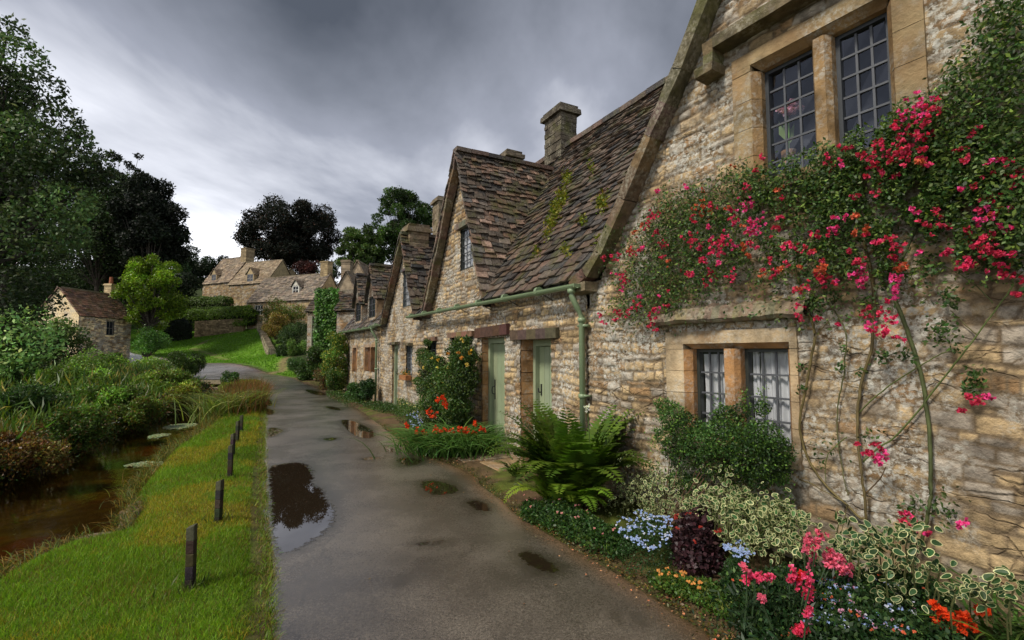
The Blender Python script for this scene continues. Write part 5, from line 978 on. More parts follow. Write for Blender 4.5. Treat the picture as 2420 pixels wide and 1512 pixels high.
# canes
def Z3(pts): return [((1960+x/2.16)/1.0583, (600+y/2.16)/1.0583) for x, y in pts]
def Z5(pts): return [((1800+x/3.024)/1.0583, (1100+y/3.024)/1.0583) for x, y in pts]
def Z1(pts): return [((1480+x/2.16)/1.0583, (y/2.16)/1.0583) for x, y in pts]
CAN = [(Z3([(60, 150), (110, 320), (165, 500), (150, 620), (110, 850), (85, 980), (110, 1130), (170, 1250), (250, 1350), (340, 1430), (410, 1500)])+Z5([(1090, 600), (1130, 700)]), .010, (.13, .10, .035)),
       (Z3([(430, 0), (460, 130), (485, 300), (480, 480), (470, 600), (430, 730), (410, 820), (397, 960), (400, 1100), (415, 1230), (430, 1350), (445, 1500)])+Z5([(1110, 620), (1150, 820)]), .011, (.12, .09, .035)),
       (Z3([(590, 300), (640, 420), (690, 560), (740, 720), (765, 880), (785, 1030), (790, 1200), (792, 1380)])+Z5([(1580, 500), (1560, 640), (1530, 740), (1515, 840)]), .013, (.07, .085, .028)),
       (Z3([(425, 1200), (500, 1130), (590, 1070), (720, 930), (810, 810), (890, 710), (960, 620), (1040, 520), (1150, 360), (1235, 250), (1235, 220), (1290, 170)]), .006, (.09, .12, .03)),
       (Z3([(405, 935), (500, 840), (640, 740), (760, 665), (850, 615), (920, 598)]), .005, (.10, .12, .03)), (Z3([(200, 250), (230, 320), (270, 380), (320, 460), (338, 530), (330, 640), (322, 740), (295, 870), (288, 980), (292, 1090), (308, 1190), (325, 1300), (350, 1380)]), .006, (.10, .10, .035)),
       (Z3([(340, 1065), (280, 1110), (235, 1170), (222, 1240), (228, 1310)]), .004, (.10, .12, .03)), (Z3([(440, 1370), (490, 1320), (530, 1270), (550, 1225)]), .005, (.11, .07, .035)), (Z3([(165, 560), (180, 510), (240, 440)]), .005, (.12, .09, .035)), (Z3([(1130, 340), (1050, 260), (960, 190), (850, 140), (700, 130)]), .004, (.09, .10, .03)), (Z3([(1040, 510), (970, 450), (900, 380)]), .004, (.10, .09, .03)),
       (Z1([(1100, 920), (1080, 990), (1085, 1080), (1200, 1100), (1300, 1140)]), .012, (.035, .03, .02)), (Z1([(830, 930), (960, 915), (1100, 930), (1250, 935), (1400, 960)]), .005, (.06, .08, .025)), (Z1([(1640, 1500), (1720, 1300), (1800, 1150), (1900, 980), (2050, 880)]), .008, (.05, .06, .02)), (Z1([(2060, 900), (2050, 1010), (2040, 860), (1980, 780)]), .004, (.09, .12, .03)), (Z1([(1650, 1000), (1830, 820), (2050, 640), (2333, 420)]), .005, (.06, .08, .025)), (Z1([(900, 1500), (1000, 1350), (1200, 1310), (1380, 1290)]), .006, (.05, .05, .02)), (Z5([(1350, 1030), (1400, 990), (1470, 900), (1520, 840)]), .004, (.14, .09, .06)), (Z5([(600, 300), (690, 330), (760, 370), (950, 480), (960, 500), (930, 650), (890, 790)]), .004, (.14, .11, .04))]
for i, (pts, r_, c_) in enumerate(CAN):
    P = [wp(x, y, XA, -.05-.02*math.sin(i+k*.7)) for k, (x, y) in enumerate(pts)]
    Q = []
    for k in range(len(P)-1):
        for u in range(4):
            t = u/4; p_1 = P[max(k-1, 0)]; p0 = P[k]; p1 = P[k+1]; p2 = P[min(k+2, len(P)-1)]; Q.append(.5*((2*p0)+(-p_1+p1)*t+(2*p_1-5*p0+4*p1-p2)*t*t+(-p_1+3*p0-3*p1+p2)*t**3)+rng.normal(0, .0015, 3))
    Q.append(P[-1]); m = MB(); m.tube(Q, r_, 7, c_, r2=r_*.75 if r_ > .009 else r_*.6)
    if r_ > .009:
        for q in Q[::3]: m.tube([q, Vector(q)+Vector((random.uniform(-.02, .02), -.012, random.uniform(-.004, .012)))], .0022, 4, (.10, .07, .03), r2=.0004)
    m.build('stem', M_stem, roseroot, world=True, smooth=True)
def blossoms(cen, n, R, r, col, parent, mat=M_petal, name='flower_cluster', pet=9, dirb=None, world=True):
    u = unit(rng.normal(size=(n, 3)))*(rng.random(n)**.5*R)[:, None]*[1, 1, 1.0]+cen; P = np.repeat(u, pet, 0); d = unit(rng.normal(size=(n*pet, 3))+(dirb if dirb is not None else np.array([0, -.5, .4]))); V, F = leafquads(P, r*rng.uniform(.6, 1.15, n*pet), 0, .95, d=d, fold=-.15)
    bc = np.array(col)*np.exp(rng.normal(0, .25, (n, 1))); cc = np.clip(np.repeat(bc, pet, 0)*np.exp(rng.normal(0, .22, (n*pet, 1))), 0, .95); return npmesh(name, V, F, cc, mat, parent, world=world)
PK = (.66, .045, .14); RD = (.54, .04, .095); HOT = (.78, .07, .27); ORG = (.55, .12, .06)
FL = []  # display px, px radius, count, colour
z1 = [(1750, 590, 70, HOT), (1840, 580, 40, RD), (1660, 690, 55, PK), (1750, 660, 45, PK), (1810, 730, 60, RD), (1700, 810, 75, RD), (1540, 870, 55, RD), (1630, 855, 40, RD), (1590, 800, 35, PK), (1800, 840, 40, PK), (1530, 770, 28, RD), (1450, 840, 22, RD), (1370, 805, 35, RD), (1275, 890, 30, RD), (1270, 838, 12, PK), (2065, 705, 22, RD), (1995, 800, 22, RD), (2240, 865, 35, PK), (2300, 930, 55, RD), (1640, 955, 20, PK), (1550, 1030, 28, RD), (845, 1010, 30, PK), (920, 840, 18, PK), (870, 925, 16, RD), (1020, 1075, 18, PK), (1010, 1020, 22, ORG),
      (825, 1110, 55, HOT), (755, 1190, 40, PK), (740, 1140, 22, PK), (900, 1215, 65, HOT), (850, 1240, 35, PK), (600, 1130, 70, ORG), (560, 1180, 30, RD), (640, 1120, 35, RD), (540, 1280, 55, RD), (580, 1330, 40, PK), (700, 1290, 55, PK), (765, 1330, 22, HOT), (690, 1340, 45, PK), (640, 1380, 50, PK), (590, 1410, 30, RD), (850, 1320, 24, RD), (300, 1230, 28, PK), (330, 1170, 45, RD), (345, 1255, 28, RD), (215, 1360, 35, PK), (230, 1260, 25, ORG), (385, 1330, 32, RD), (390, 1390, 22, RD), (130, 1385, 38, PK), (70, 1390, 22, RD), (165, 1490, 32, PK), (355, 1025, 14, HOT), (600, 1035, 14, ORG), (1080, 1330, 38, PK), (1190, 1270, 38, RD), (1300, 1260, 24, PK), (1305, 1180, 22, HOT), (1185, 1355, 14, RD), (1125, 1445, 12, ORG), (1420, 1265, 18, ORG), (1475, 1275, 22, RD), (1395, 1355, 14, RD), (1610, 1295, 26, RD), (1745, 1135, 20, HOT), (1860, 1150, 32, RD), (1880, 1220, 48, RD), (2110, 1110, 38, PK), (2170, 1170, 62, HOT), (2230, 1220, 28, HOT), (2130, 1190, 30, HOT), (2030, 1275, 28, ORG), (2100, 1310, 32, RD), (2140, 1275, 24, RD), (2130, 1360, 28, RD), (2195, 1375, 16, RD), (1640, 1350, 38, RD), (1640, 1400, 22, RD), (1660, 1450, 30, ORG), (1430, 1480, 48, HOT), (1445, 1420, 28, RD), (1240, 1450, 38, ORG), (1230, 1490, 34, RD), (980, 1480, 32, RD), (970, 1400, 16, RD), (640, 1480, 48, RD), (680, 1425, 16, HOT), (760, 1490, 42, PK), (515, 1480, 20, RD), (2020, 1430, 32, RD), (2200, 1460, 38, RD), (1640, 1500, 28, HOT), (2040, 1420, 20, PK)]
for x, y, r_, c_ in z1: d_ = Z1([(x, y)])[0]; FL.append((d_[0], d_[1], r_/2.16/1.0583, c_))
z3 = [(30, 30, 35, PK), (150, 60, 16, ORG), (400, 200, 55, HOT), (415, 125, 25, RD), (220, 215, 35, RD), (210, 160, 20, ORG), (130, 240, 28, RD), (70, 275, 22, RD), (85, 355, 22, PK), (80, 415, 30, RD), (180, 420, 25, RD), (290, 460, 13, PK), (270, 235, 13, RD), (600, 210, 30, HOT), (605, 285, 35, HOT), (620, 155, 25, ORG), (600, 90, 25, RD), (540, 395, 30, RD), (580, 425, 32, PK), (440, 410, 28, RD), (470, 460, 30, HOT), (490, 490, 22, PK), (620, 535, 28, PK), (560, 480, 20, PK), (540, 510, 12, RD), (570, 330, 15, PK), (465, 365, 12, RD), (360, 60, 15, RD), (990, 120, 28, RD), (975, 150, 20, PK), (1155, 165, 35, PK), (1090, 30, 48, RD), (1100, 85, 16, RD), (1160, 78, 16, RD), (1290, 210, 35, RD), (1255, 295, 14, RD), (500, 1110, 35, RD), (525, 1170, 38, HOT), (460, 1140, 24, PK), (520, 1190, 25, HOT), (405, 1105, 14, RD), (1085, 852, 32, HOT), (1040, 872, 18, RD), (995, 850, 16, RD), (970, 928, 18, RD)]
for x, y, r_, c_ in z3: d_ = Z3([(x, y)])[0]; FL.append((d_[0], d_[1], r_/2.16/1.0583, c_))
z2 = [(205, 10, 35, RD), (190, 60, 22, HOT), (305, 105, 18, HOT), (290, 160, 40, RD), (245, 180, 18, PK), (220, 215, 20, PK), (170, 215, 22, RD), (150, 250, 18, PK), (45, 225, 22, PK), (75, 265, 25, PK), (425, 195, 30, HOT), (380, 180, 32, RD), (385, 240, 28, RD), (370, 290, 30, RD), (405, 320, 24, RD), (475, 160, 20, RD)]
for x, y, r_, c_ in z2: FL.append(((1480+x/2.52)/1.0583, (700+y/2.52)/1.0583, r_/2.52/1.0583, c_))
for x, y, r_, c_ in [(1400, 560, 30, PK), (1450, 600, 35, PK), (1510, 680, 32, HOT), (1400, 620, 25, RD), (1560, 700, 12, PK), (1820, 615, 48, HOT)]: d_ = Z5([(x, y)])[0]; FL.append((d_[0], d_[1], r_/3.024/1.0583, c_))
small = []
FLs = sorted(FL, key=lambda f: -f[2])
for i, (x, y, rp, c_) in enumerate(FLs):
    dep = -.20-.10*random.random(); cen = wp(x, y, XA, dep); R = rp/FD*np.linalg.norm(cen[:2])*1.0
    nb = int(max(3, min(20, 3+(R/.024)**2*.9)))
    if i < 92: blossoms(cen, nb, R*.95, .021, c_, roseroot, dirb=nrA*.8+[0, 0, .3])
    else: small.append((cen, nb, R, c_))
for _ in range(90):
    x, y = random.uniform(1430, 2419), random.uniform(380, 780)
    if inpoly(np.array([x]), np.array([y+25]), REG)[0]: cen = wp(x, y, XA, -.24-.06*random.random()); small.append((cen, random.randint(1, 5), .03, random.choice([PK, RD, RD, ORG, HOT])))
V_ = []; F_l = []; C_l = []; bse = 0
for cen, nb, R, c_ in small:
    u = unit(rng.normal(size=(nb, 3)))*(rng.random(nb)**.5*R)[:, None]+cen; P = np.repeat(u, 9, 0); V, F = leafquads(P, .022*rng.uniform(.6, 1.15, nb*9), 0, .95, d=unit(rng.normal(size=(nb*9, 3))+nrA*.8), fold=-.15); V_.append(V); F_l.append(F+bse); bse += len(V); C_l.append(np.clip(np.array(c_)*np.exp(rng.normal(0, .3, (nb*9, 1))), 0, .95))
o = npmesh('small_blossoms', np.concatenate(V_), np.concatenate(F_l), np.concatenate(C_l), M_petal, roseroot, world=True); o['kind'] = 'stuff'
# sparse leaf sprays along the canes
P = []; 
for (x, y, sp, k_) in [((1960+x/2.16)/1.0583, (600+y/2.16)/1.0583, s_, k) for x, y, s_, k in [(850, 500, 55, 90), (890, 320, 40, 60), (1040, 740, 45, 80), (1000, 810, 28, 50), (540, 630, 25, 30), (650, 620, 35, 35), (160, 350, 45, 110), (430, 340, 35, 40), (310, 690, 20, 25), (90, 800, 20, 20), (90, 690, 20, 16), (320, 590, 18, 16), (270, 330, 40, 60), (540, 200, 40, 60), (940, 590, 18, 16), (230, 1110, 50, 26), (1130, 100, 60, 110), (470, 1060, 30, 16), (200, 1200, 30, 12), (850, 1440, 60, 60), (780, 140, 50, 70), (420, 700, 25, 10), (1240, 120, 40, 60), (700, 1440, 45, 50)]]:
    for _ in range(k_): P.append(wp(x+random.gauss(0, sp*.35), y+random.gauss(0, sp*.35), XA, -.04-.1*random.random()))
P = np.array(P); n = len(P); V, F = leafquads(P, rng.uniform(.02, .042, n), 0, .5, nrm=unit(rng.normal(0, .7, (n, 3))+nrA)); npmesh('leaf_spray', V, F, lcols(n, (.04, .08, .016), .4, .2), M_gloss, roseroot, world=True)
# vase of flowers behind the upper window
p = wp(1862, 330, XA, .26); r = thing('potted_orchid', 'pink potted orchid with one pale green leaf standing inside the upper window behind the glass', 'flowers', (p[0], p[1], p[2]-.12)); m = MB(); m.tube([(0, 0, -.1), (0, 0, .02)], .045, 12, (.4, .22, .1), r2=.06); m.build('pot', M_dress, r)
m = MB(); m.tube([(0, 0, 0), (.01, 0, .2), (.0, 0, .42)], .006, 5, (.15, .3, .06)); m.build('stem', M_stem, r); blossoms(np.array([-.03, -.02, .36]), 10, .06, .045, (.75, .42, .55), r, world=False); blossoms(np.array([.08, -.02, .40]), 12, .07, .045, (.75, .42, .55), r, world=False)
V, F = leafquads(np.array([[0, 0, .1], [.01, 0, .08], [-.01, 0, .1]]), [.26, .2, .2], 0, .3, d=np.array([[.05, 0, 1], [.3, 0, 1], [-.3, 0, 1]]), nrm=np.array([[0, -1, 0.], [0, -1, 0], [0, -1, 0]])); npmesh('leaf', V, F, np.array([[.35, .5, .2]]*3), M_leaf, r)

# ================================================================== border plants
def cloudpx(reg, n, dep_fn, den=None, X=XA):
    P = np.array(reg); lo = P.min(0); hi = P.max(0); out = []
    Q = rng.uniform(lo, hi, (n*4, 2)); Q = Q[segdist(Q[:, 0], Q[:, 1], reg) < rng.uniform(-12, 8, len(Q))]
    if den is not None: Q = Q[rng.random(len(Q)) < den(Q)]
    Q = Q[:n]; return np.array([wp(x, y, X, -dep_fn(x, y)) for x, y in Q]), Q
# box-leaved shrub under the lower window
r = thing('window_shrub', 'dense small-leaved dark green shrub growing up in front of the lower leaded window', 'shrub', loc2w(1.75, -.35, 0))
bl = []
for x, y, d_, rr in [(1590, 985, .22, .15), (1570, 960, .15, .10), (1620, 1010, .3, .17), (1650, 1040, .3, .18), (1700, 1030, .35, .19), (1720, 1000, .3, .13), (1760, 1040, .35, .18), (1800, 1030, .3, .15), (1830, 1060, .25, .13), (1780, 1080, .35, .18), (1690, 1090, .3, .17), (1620, 1080, .25, .15), (1600, 1130, .22, .10), (1640, 1140, .22, .11), (1820, 1100, .25, .14), (1570, 1030, .2, .11), (1750, 970, .2, .08), (1800, 965, .2, .07), (1710, 975, .2, .09), (1850, 1080, .2, .08), (1590, 1060, .2, .12), (1740, 1110, .3, .14), (1790, 1130, .25, .10), (1840, 1130, .2, .07), (1600, 1160, .2, .07)]: bl.append((wp(x, y, XA, -d_), rr))
V, F, c_ = foliage(bl, 26000, (.035, .08, .018), .022, bvar=.35, alt=(.10, .19, .025), pa=.2, up=.4); npmesh('foliage', V, F, c_, M_gloss, r, world=True)
P = []; 
for k in range(7):
    x0, y0 = [(1850, 1110), (1862, 1180), (1700, 960), (1760, 945), (1800, 945), (1545, 1040), (1855, 1150)][k]
    for _ in range(90): P.append(wp(x0+random.gauss(0, 7), y0+random.uniform(-45, 45) if k in (1, 6) else y0+random.gauss(0, 18), XA, -.12-.08*random.random()))
P = np.array(P); V, F = leafquads(P, rng.uniform(.012, .026, len(P)), .3, .6); npmesh('shoots', V, F, lcols(len(P), (.10, .19, .03), .3), M_gloss, r, world=True)['kind'] = 'stuff'
m = MB(); b_ = loc2w(1.35, -.3, 0); [m.tube([b_, Vector(b_).lerp(Vector(c), .5)+Vector((0, 0, -.06)), c], .008, 5, (.16, .10, .06), r2=.003) for c, rr in bl[::2]]; m.build('stem', M_bark, r, world=True)

# fern
def fern(name, label, base, nf, Lr, seed, col=(.055, .12, .014), sprd=(.25, 1.1), az=None, pin=30, r0=.05):
    R = np.random.default_rng(seed); root = thing(name, label, 'fern', base); 
    for f in range(nf):
        a = R.uniform(0, 2*math.pi) if az is None else R.uniform(*az); el0 = R.uniform(*sprd); L = R.uniform(*Lr); n = pin
        p = np.array([math.cos(a)*r0, math.sin(a)*r0, 0.0]); el = math.pi/2-el0*.35; P = []; D = []
        for i in range(n+1):
            P.append(p.copy()); d = np.array([math.cos(a)*math.cos(el), math.sin(a)*math.cos(el), math.sin(el)]); D.append(d); p = p+d*L/n; el -= (el0*1.9)/n*(.4+1.3*i/n); a += R.normal(0, .012)
        P = np.array(P); D = np.array(D); side = unit(np.cross(D, [0, 0, 1])); nr = np.cross(side, D); B_ = []; S = []; DD = []; NN = []
        for i in range(2, n):
            t = i/n; ln = L*.25*min(1, (t-.02)*5)*(1-t)**.65*1.15+.012
            for s in (-1, 1): B_.append(P[i]); S.append(ln); DD.append(side[i]*s+D[i]*.35-nr[i]*.12-np.array([0, 0, .1])); NN.append(nr[i]+R.normal(0, .08, 3))
        B_ = np.array(B_); S = np.array(S); nn = unit(np.array(NN)); V, F = leafquads(B_, S, 0, .30, d=np.array(DD), nrm=nn, fold=.06)
        # serration: widen by second shorter row between
        V2, F2 = leafquads(B_+unit(np.array(DD))*S[:, None]*.12, S*.62, 0, .42, d=np.array(DD), nrm=nn, fold=.10)
        k = math.exp(R.normal(0, .25)); base_c = np.array(col)*k*np.array([1+.35*R.random(), 1, 1]); cc = np.concatenate([lcols(len(F), base_c, .1, .06), lcols(len(F2), base_c*.92, .1, .06)])
        V = np.concatenate([V, V2]); F = np.concatenate([F, F2+len(B_)*4]); npmesh('frond', V, F, cc, M_leaf, root)
    return root
p = gnd(1345, 1190, 0.02); fern('fern', 'tall lush fern with arching fronds between the second green door and the window shrub', (p[0]+.05, p[1]+.05, .02), 70, (.85, 1.25), 3, col=(.075, .155, .016), sprd=(.2, 1.1), r0=.12)
fern('fern', 'low bright fern fronds drooping at the near foot of the tall fern', (p[0]-.05, p[1]-.12, .02), 22, (.4, .75), 5, col=(.15, .27, .025), sprd=(.8, 1.3), r0=.15)
p = gnd(1215, 1130, .02); fern('fern', 'small pale fern tuft beside the doorstep, left of the tall fern', (p[0]+.05, p[1], .02), 16, (.25, .42), 7, col=(.10, .17, .03), sprd=(.5, 1.2), pin=18)
# strap leaved clumps with orange flowers (crocosmia)
def strap(name, label, base, n, L, col, w=.014, spread=.6, ell=(.15, .15), droop=1.2):
    r = thing(name, label, 'flowering plant', base); a = rng.uniform(0, 2*math.pi, n); P = np.column_stack([rng.normal(0, ell[0], n), rng.normal(0, ell[1], n), np.zeros(n)])+base
    d = np.column_stack([np.cos(a)*spread, np.sin(a)*spread, np.full(n, 1.0)])+rng.normal(0, .1, (n, 3)); blades(P, rng.uniform(L*.6, L*1.1, n), d, w, lcols(n, col, .3, .12), M_gloss, 'leaves', r, droop=droop, seg=5); return r
p = gnd(1065, 1072, .02); r = strap('crocosmia', 'strap-leaved clump with scarlet flowers at the edge of the lane by the first green door', (p[0], p[1]+.15, .02), 1100, .9, (.075, .16, .03), w=.022, spread=.75, ell=(.33, .22))
for x, y, s_ in [(985, 1020, 10), (1005, 1022, 12), (1030, 1015, 12), (1048, 1018, 10), (1065, 1020, 10), (1085, 1012, 12), (1095, 1018, 10), (1105, 1020, 10), (1120, 1022, 14), (1140, 1012, 14), (1095, 1048, 12), (1138, 1050, 10), (1012, 970, 12), (1025, 978, 14), (1035, 945, 10), (1050, 952, 10), (1045, 938, 8), (960, 1005, 7), (1055, 958, 8), (1125, 1000, 9)]:
    Y = p[1]+.05 if y > 990 else p[1]+.35; c = atY(x, y, Y); blossoms(c, 9, s_/FD*Y*.9, .035, (.72, .07, .02), r, pet=6)
# pots of blue and white by that clump
def mound(name, label, cat, px, n, leaf, col, flowers=(), h=(.03, .2), fr=.010, mat=None, alt=None, pa=.15, up=.6, aspect=.55, dens=None, fcname='flowers'):
    """low plant filling the region px (display outline of its footprint on the ground)"""
    G = np.array([gnd(x, y, .03)[:2] for x, y in px]); lo = G.min(0); hi = G.max(0); c = G.mean(0); Q = rng.uniform(lo, hi, (n*5, 2)); sd = segdist(Q[:, 0], Q[:, 1], G); k = sd < rng.uniform(-.03, .04, len(Q)); Q = Q[k][:n]; sd = sd[k][:n]; m = len(Q)
    prof = np.clip(.35+(-sd)/.12, .25, 1)*(.55+.9*fbm(Q[:, 0]*5, Q[:, 1]*5, 44)); z = .02+(h[0]+(h[1]-h[0])*rng.random(m)**.6)*prof; r = thing(name, label, cat, (c[0], c[1], .02)); V, F = leafquads(np.column_stack([Q, z]), leaf*rng.uniform(.6, 1.3, m), up, aspect); npmesh('foliage', V, F, lcols(m, col, .35, .15, alt, pa), mat or M_leaf, r, world=True)
    for (fn, fc, rr, pet, hh) in flowers:
        Q2 = rng.uniform(lo, hi, (fn*8, 2)); k = (segdist(Q2[:, 0], Q2[:, 1], G) < 0) & (fbm(Q2[:, 0]*9, Q2[:, 1]*9, 12) > .40); Q2 = Q2[k][:fn]; z = .02+h[1]*(.5+.7*fbm(Q2[:, 0]*5, Q2[:, 1]*5, 44)); P = np.repeat(np.column_stack([Q2, z*1.15]), pet, 0); a = rng.uniform(0, 6.28, len(P)); V, F = leafquads(P, rr*rng.uniform(.8, 1.1, len(P)), 0, .9, d=np.column_stack([np.cos(a), np.sin(a), rng.normal(0, .3, len(P))+.1]), nrm=unit(rng.normal(0, .3, (len(P), 3))+[-.2, -.7, .8]), fold=0)
        npmesh(fcname, V, F, lcols(len(P), fc, .15, .05), M_petal, r, world=True)['kind'] = 'stuff'
    return r
mound('blue_lobelia', 'pale blue flower patch left of the scarlet strap-leaved clump', 'flowers', [(955, 1010), (985, 1005), (1000, 1040), (975, 1045)], 1500, .03, (.04, .08, .02), [(40, (.30, .36, .62), .02, 5, 0)], h=(.05, .3))
mound('cottage_border', 'loose green and yellow-flecked planting at the wall foot below the second cottage window', 'plants', [(930, 975), (985, 972), (1010, 1005), (975, 1015), (945, 1000)], 5000, .035, (.045, .10, .018), [(60, (.55, .5, .2), .015, 5, 0)], h=(.05, .4), alt=(.12, .17, .03))
mound('wall_foot_moss', 'low green weeds at the corner of the second cottage near the downpipe', 'weeds', [(858, 958), (925, 962), (960, 985), (900, 975)], 3500, .035, (.035, .08, .014), h=(.02, .18))
mound('cottage_border', 'green leafy tuft and low plants in front of the oval bush by the lane', 'plants', [(770, 925), (810, 935), (860, 958), (880, 968), (820, 960), (775, 940)], 3500, .045, (.04, .085, .016), h=(.03, .2))
# white umbel behind the fern
p = wp(1388, 963, XB, -.45); r = thing('white_flower', 'single white flower head above the fern by the green downpipe', 'flower', (p[0], p[1], 0)); m = MB(); m.tube([(p[0], p[1], 0), (p[0]+.02, p[1], p[2]*.6), (p[0], p[1], p[2])], .006, 6, (.08, .13, .03)); m.build('stem', M_stem, r, world=True); blossoms(p, 12, .05, .022, (.75, .72, .70), r)
# climbing shrub with yellow roses on house B
r = thing('yellow_rose', 'bushy climbing rose with scattered yellow blooms between the leaded window and the first green door', 'climbing rose', loc2w(-4.6, -.4, 0, XB)); bl = []
for x, y, d_, rr in [(1010, 850, .25, .22), (1000, 835, .2, .16), (1030, 860, .3, .22), (1015, 880, .3, .2), (1085, 815, .25, .14), (1100, 840, .3, .20), (1085, 860, .35, .22), (1100, 880, .3, .2), (1070, 830, .25, .14), (1060, 890, .4, .28), (1030, 910, .4, .28), (1010, 920, .35, .22), (1050, 940, .45, .3), (1080, 920, .4, .26), (1075, 960, .45, .28), (1040, 970, .45, .28), (1015, 955, .4, .22), (1085, 990, .4, .2), (1100, 920, .35, .16), (1060, 1000, .45, .22), (1040, 1020, .5, .2), (1075, 1025, .5, .2), (1010, 1005, .45, .18), (990, 900, .2, .14), (1115, 900, .25, .12), (1100, 805, .2, .1), (1118, 850, .2, .1), (1010, 810, .15, .1)]: bl.append((wp(x, y, XB, -d_), rr))
V, F, c_ = foliage(bl, 32000, (.040, .082, .017), .045, bvar=.35, alt=(.09, .13, .02), pa=.2, up=.5); npmesh('foliage', V, F, c_, M_gloss, r, world=True)
for x, y in [(1092, 803), (1090, 845), (1058, 835), (1035, 868), (1018, 905), (1032, 930), (1112, 832), (1000, 868), (1045, 905), (1083, 833), (1105, 862), (1020, 845), (1060, 870), (1036, 850)]: blossoms(wp(x, y, XB, -.52), 3, .03, .035, random.choice([(.62, .36, .04), (.62, .45, .12), (.60, .28, .06)]), r, pet=8, name='bloom')
m = MB(); [m.tube([loc2w(-3.75+.1*i, -.2, 0, XB), loc2w(-3.8+.12*i, -.22, 1.0, XB), loc2w(-3.9+.1*i, -.15, 1.9, XB)], .012, 6, (.09, .11, .03)) for i in range(3)]; m.tube([loc2w(-4.6, -.4, 0, XB), loc2w(-4.5, -.4, 1.2, XB)], .02, 6, (.08, .06, .04)); m.build('stem', M_stem, r, world=True)
# variegated euonymus
def varieg(name, label, pxs, n, size, dep, K=1, z=None, col=(.045, .10, .025), inn=.74):
    r = thing(name, label, 'shrub', np.append(wp(*pxs[0][:2], XA, -dep[1])[:2], 0)); P = []
    for (x, y, s1, s2, w) in pxs:
        for _ in range(int(n*w)): P.append(wp(x+random.gauss(0, s1), y+random.gauss(0, s2), XA, -random.uniform(*dep)-max(0, (y-1170))*.0016))
    P = np.array(P); k = P[:, 2] > .0; P = P[k]; n = len(P); nr = unit(rng.normal(0, .8, (n, 3))+[-.45, -.75, .75]); d = rng.normal(size=(n, 3))+[0, 0, -.3]; d = unit(d-nr*np.sum(d*nr, 1, keepdims=True)); s = np.cross(nr, d); sz = (size*rng.uniform(.45, 1.35, n))[:, None]
    t = np.linspace(0, 2*np.pi, 10, endpoint=False); prof = [(.5-.5*math.cos(a), .29*math.sin(a)*(1+.35*math.cos(a))) for a in t]; cup = .10
    outer = np.stack([P+d*sz*a+s*sz*b+nr*sz*(cup*abs(b)*2) for a, b in prof], 1); cen = P+d*sz*.48; inner = cen[:, None, :]+(outer-cen[:, None, :])*(inn+rng.normal(0, .03, (n, 10, 1)))+nr[:, None, :]*.0; m = 10
    V = np.concatenate([outer, inner, cen[:, None, :]-nr[:, None, :]*sz[:, None, :]*.03], 1); b0 = np.arange(n)[:, None]*21; F = []; Cl = []; cream = np.array((.52, .52, .26))*np.exp(rng.normal(0, .18, (n, 1))); green = lcols(n, col, .25)
    for i in range(m):
        j = (i+1) % m; F.append(np.concatenate([b0+i, b0+j, b0+m+j, b0+m+i], 1)); Cl.append(cream); F.append(np.concatenate([b0+m+i, b0+m+j, b0+20, b0+20], 1)); Cl.append(green)
    F = np.concatenate(F); Cl = np.concatenate(Cl); quad = F[:, 2] != F[:, 3]
    me = bpy.data.meshes.new('foliage'); V = V.reshape(-1, 3)-np.array(r.location); me.from_pydata(V.tolist(), [], [tuple(f) if q else tuple(f[:3]) for f, q in zip(F.tolist(), quad)])
    a = me.color_attributes.new('Col', 'FLOAT_COLOR', 'CORNER'); cnt = np.where(quad, 4, 3); cc = np.ones((cnt.sum(), 4)); cc[:, :3] = np.repeat(Cl, cnt, 0); a.data.foreach_set('color', cc.astype(np.float32).ravel()); me.update(); link('foliage', me, M_gloss, r)
    m2 = MB()
    for i in range(0, n, max(1, n//40)): q = P[i]; m2.tube([(q[0]+.03, q[1]+.06, max(0, q[2]-.25)), (q[0], q[1]+.03, q[2]-.1), q], .004, 5, (.09, .10, .035))
    m2.build('stem', M_stem, r, world=True); return r
varieg('variegated_shrub', 'small-leaved cream-edged shrub sprawling right of the tall fern', [(1440, 1170, 40, 25, .12), (1500, 1150, 35, 25, .2), (1545, 1125, 25, 20, .12), (1560, 1180, 35, 30, .2), (1420, 1200, 25, 20, .08), (1520, 1200, 35, 22, .15), (1430, 1110, 14, 10, .03), (1470, 1080, 20, 10, .03)], 1000, .034, (.15, .5))
varieg('variegated_shrub', 'big-leaved cream-edged evergreen heaped along the wall foot below the window shrub', [(1700, 1070+60, 25, 18, .03), (1730, 1160, 20, 14, .04), (1760, 1190, 30, 22, .12), (1800, 1215, 30, 22, .14), (1840, 1240, 30, 24, .14), (1700, 1200, 35, 25, .12), (1650, 1190, 35, 22, .10), (1760, 1260, 40, 30, .18), (1870, 1290, 30, 20, .06), (1640, 1230, 25, 18, .06), (1900, 1230, 15, 12, .02)], 1700, .043, (.12, .5))
varieg('variegated_shrub', 'loose cream-edged trailing leaves around the rose stems at the lower right', [(1990, 1290, 30, 18, .12), (2040, 1280, 40, 20, .16), (2100, 1270, 40, 22, .16), (2060, 1320, 50, 25, .2), (2150, 1250, 22, 16, .05), (2140, 1350, 40, 25, .12), (2200, 1330, 25, 20, .05), (2250, 1390, 30, 18, .06), (2340, 1380, 45, 16, .1), (2390, 1400, 30, 20, .06), (2090, 1400, 60, 30, .08), (2180, 1240, 10, 8, .01), (1985, 1230, 10, 12, .02)], 400, .047, (.08, .4), inn=.84, col=(.03, .075, .02))
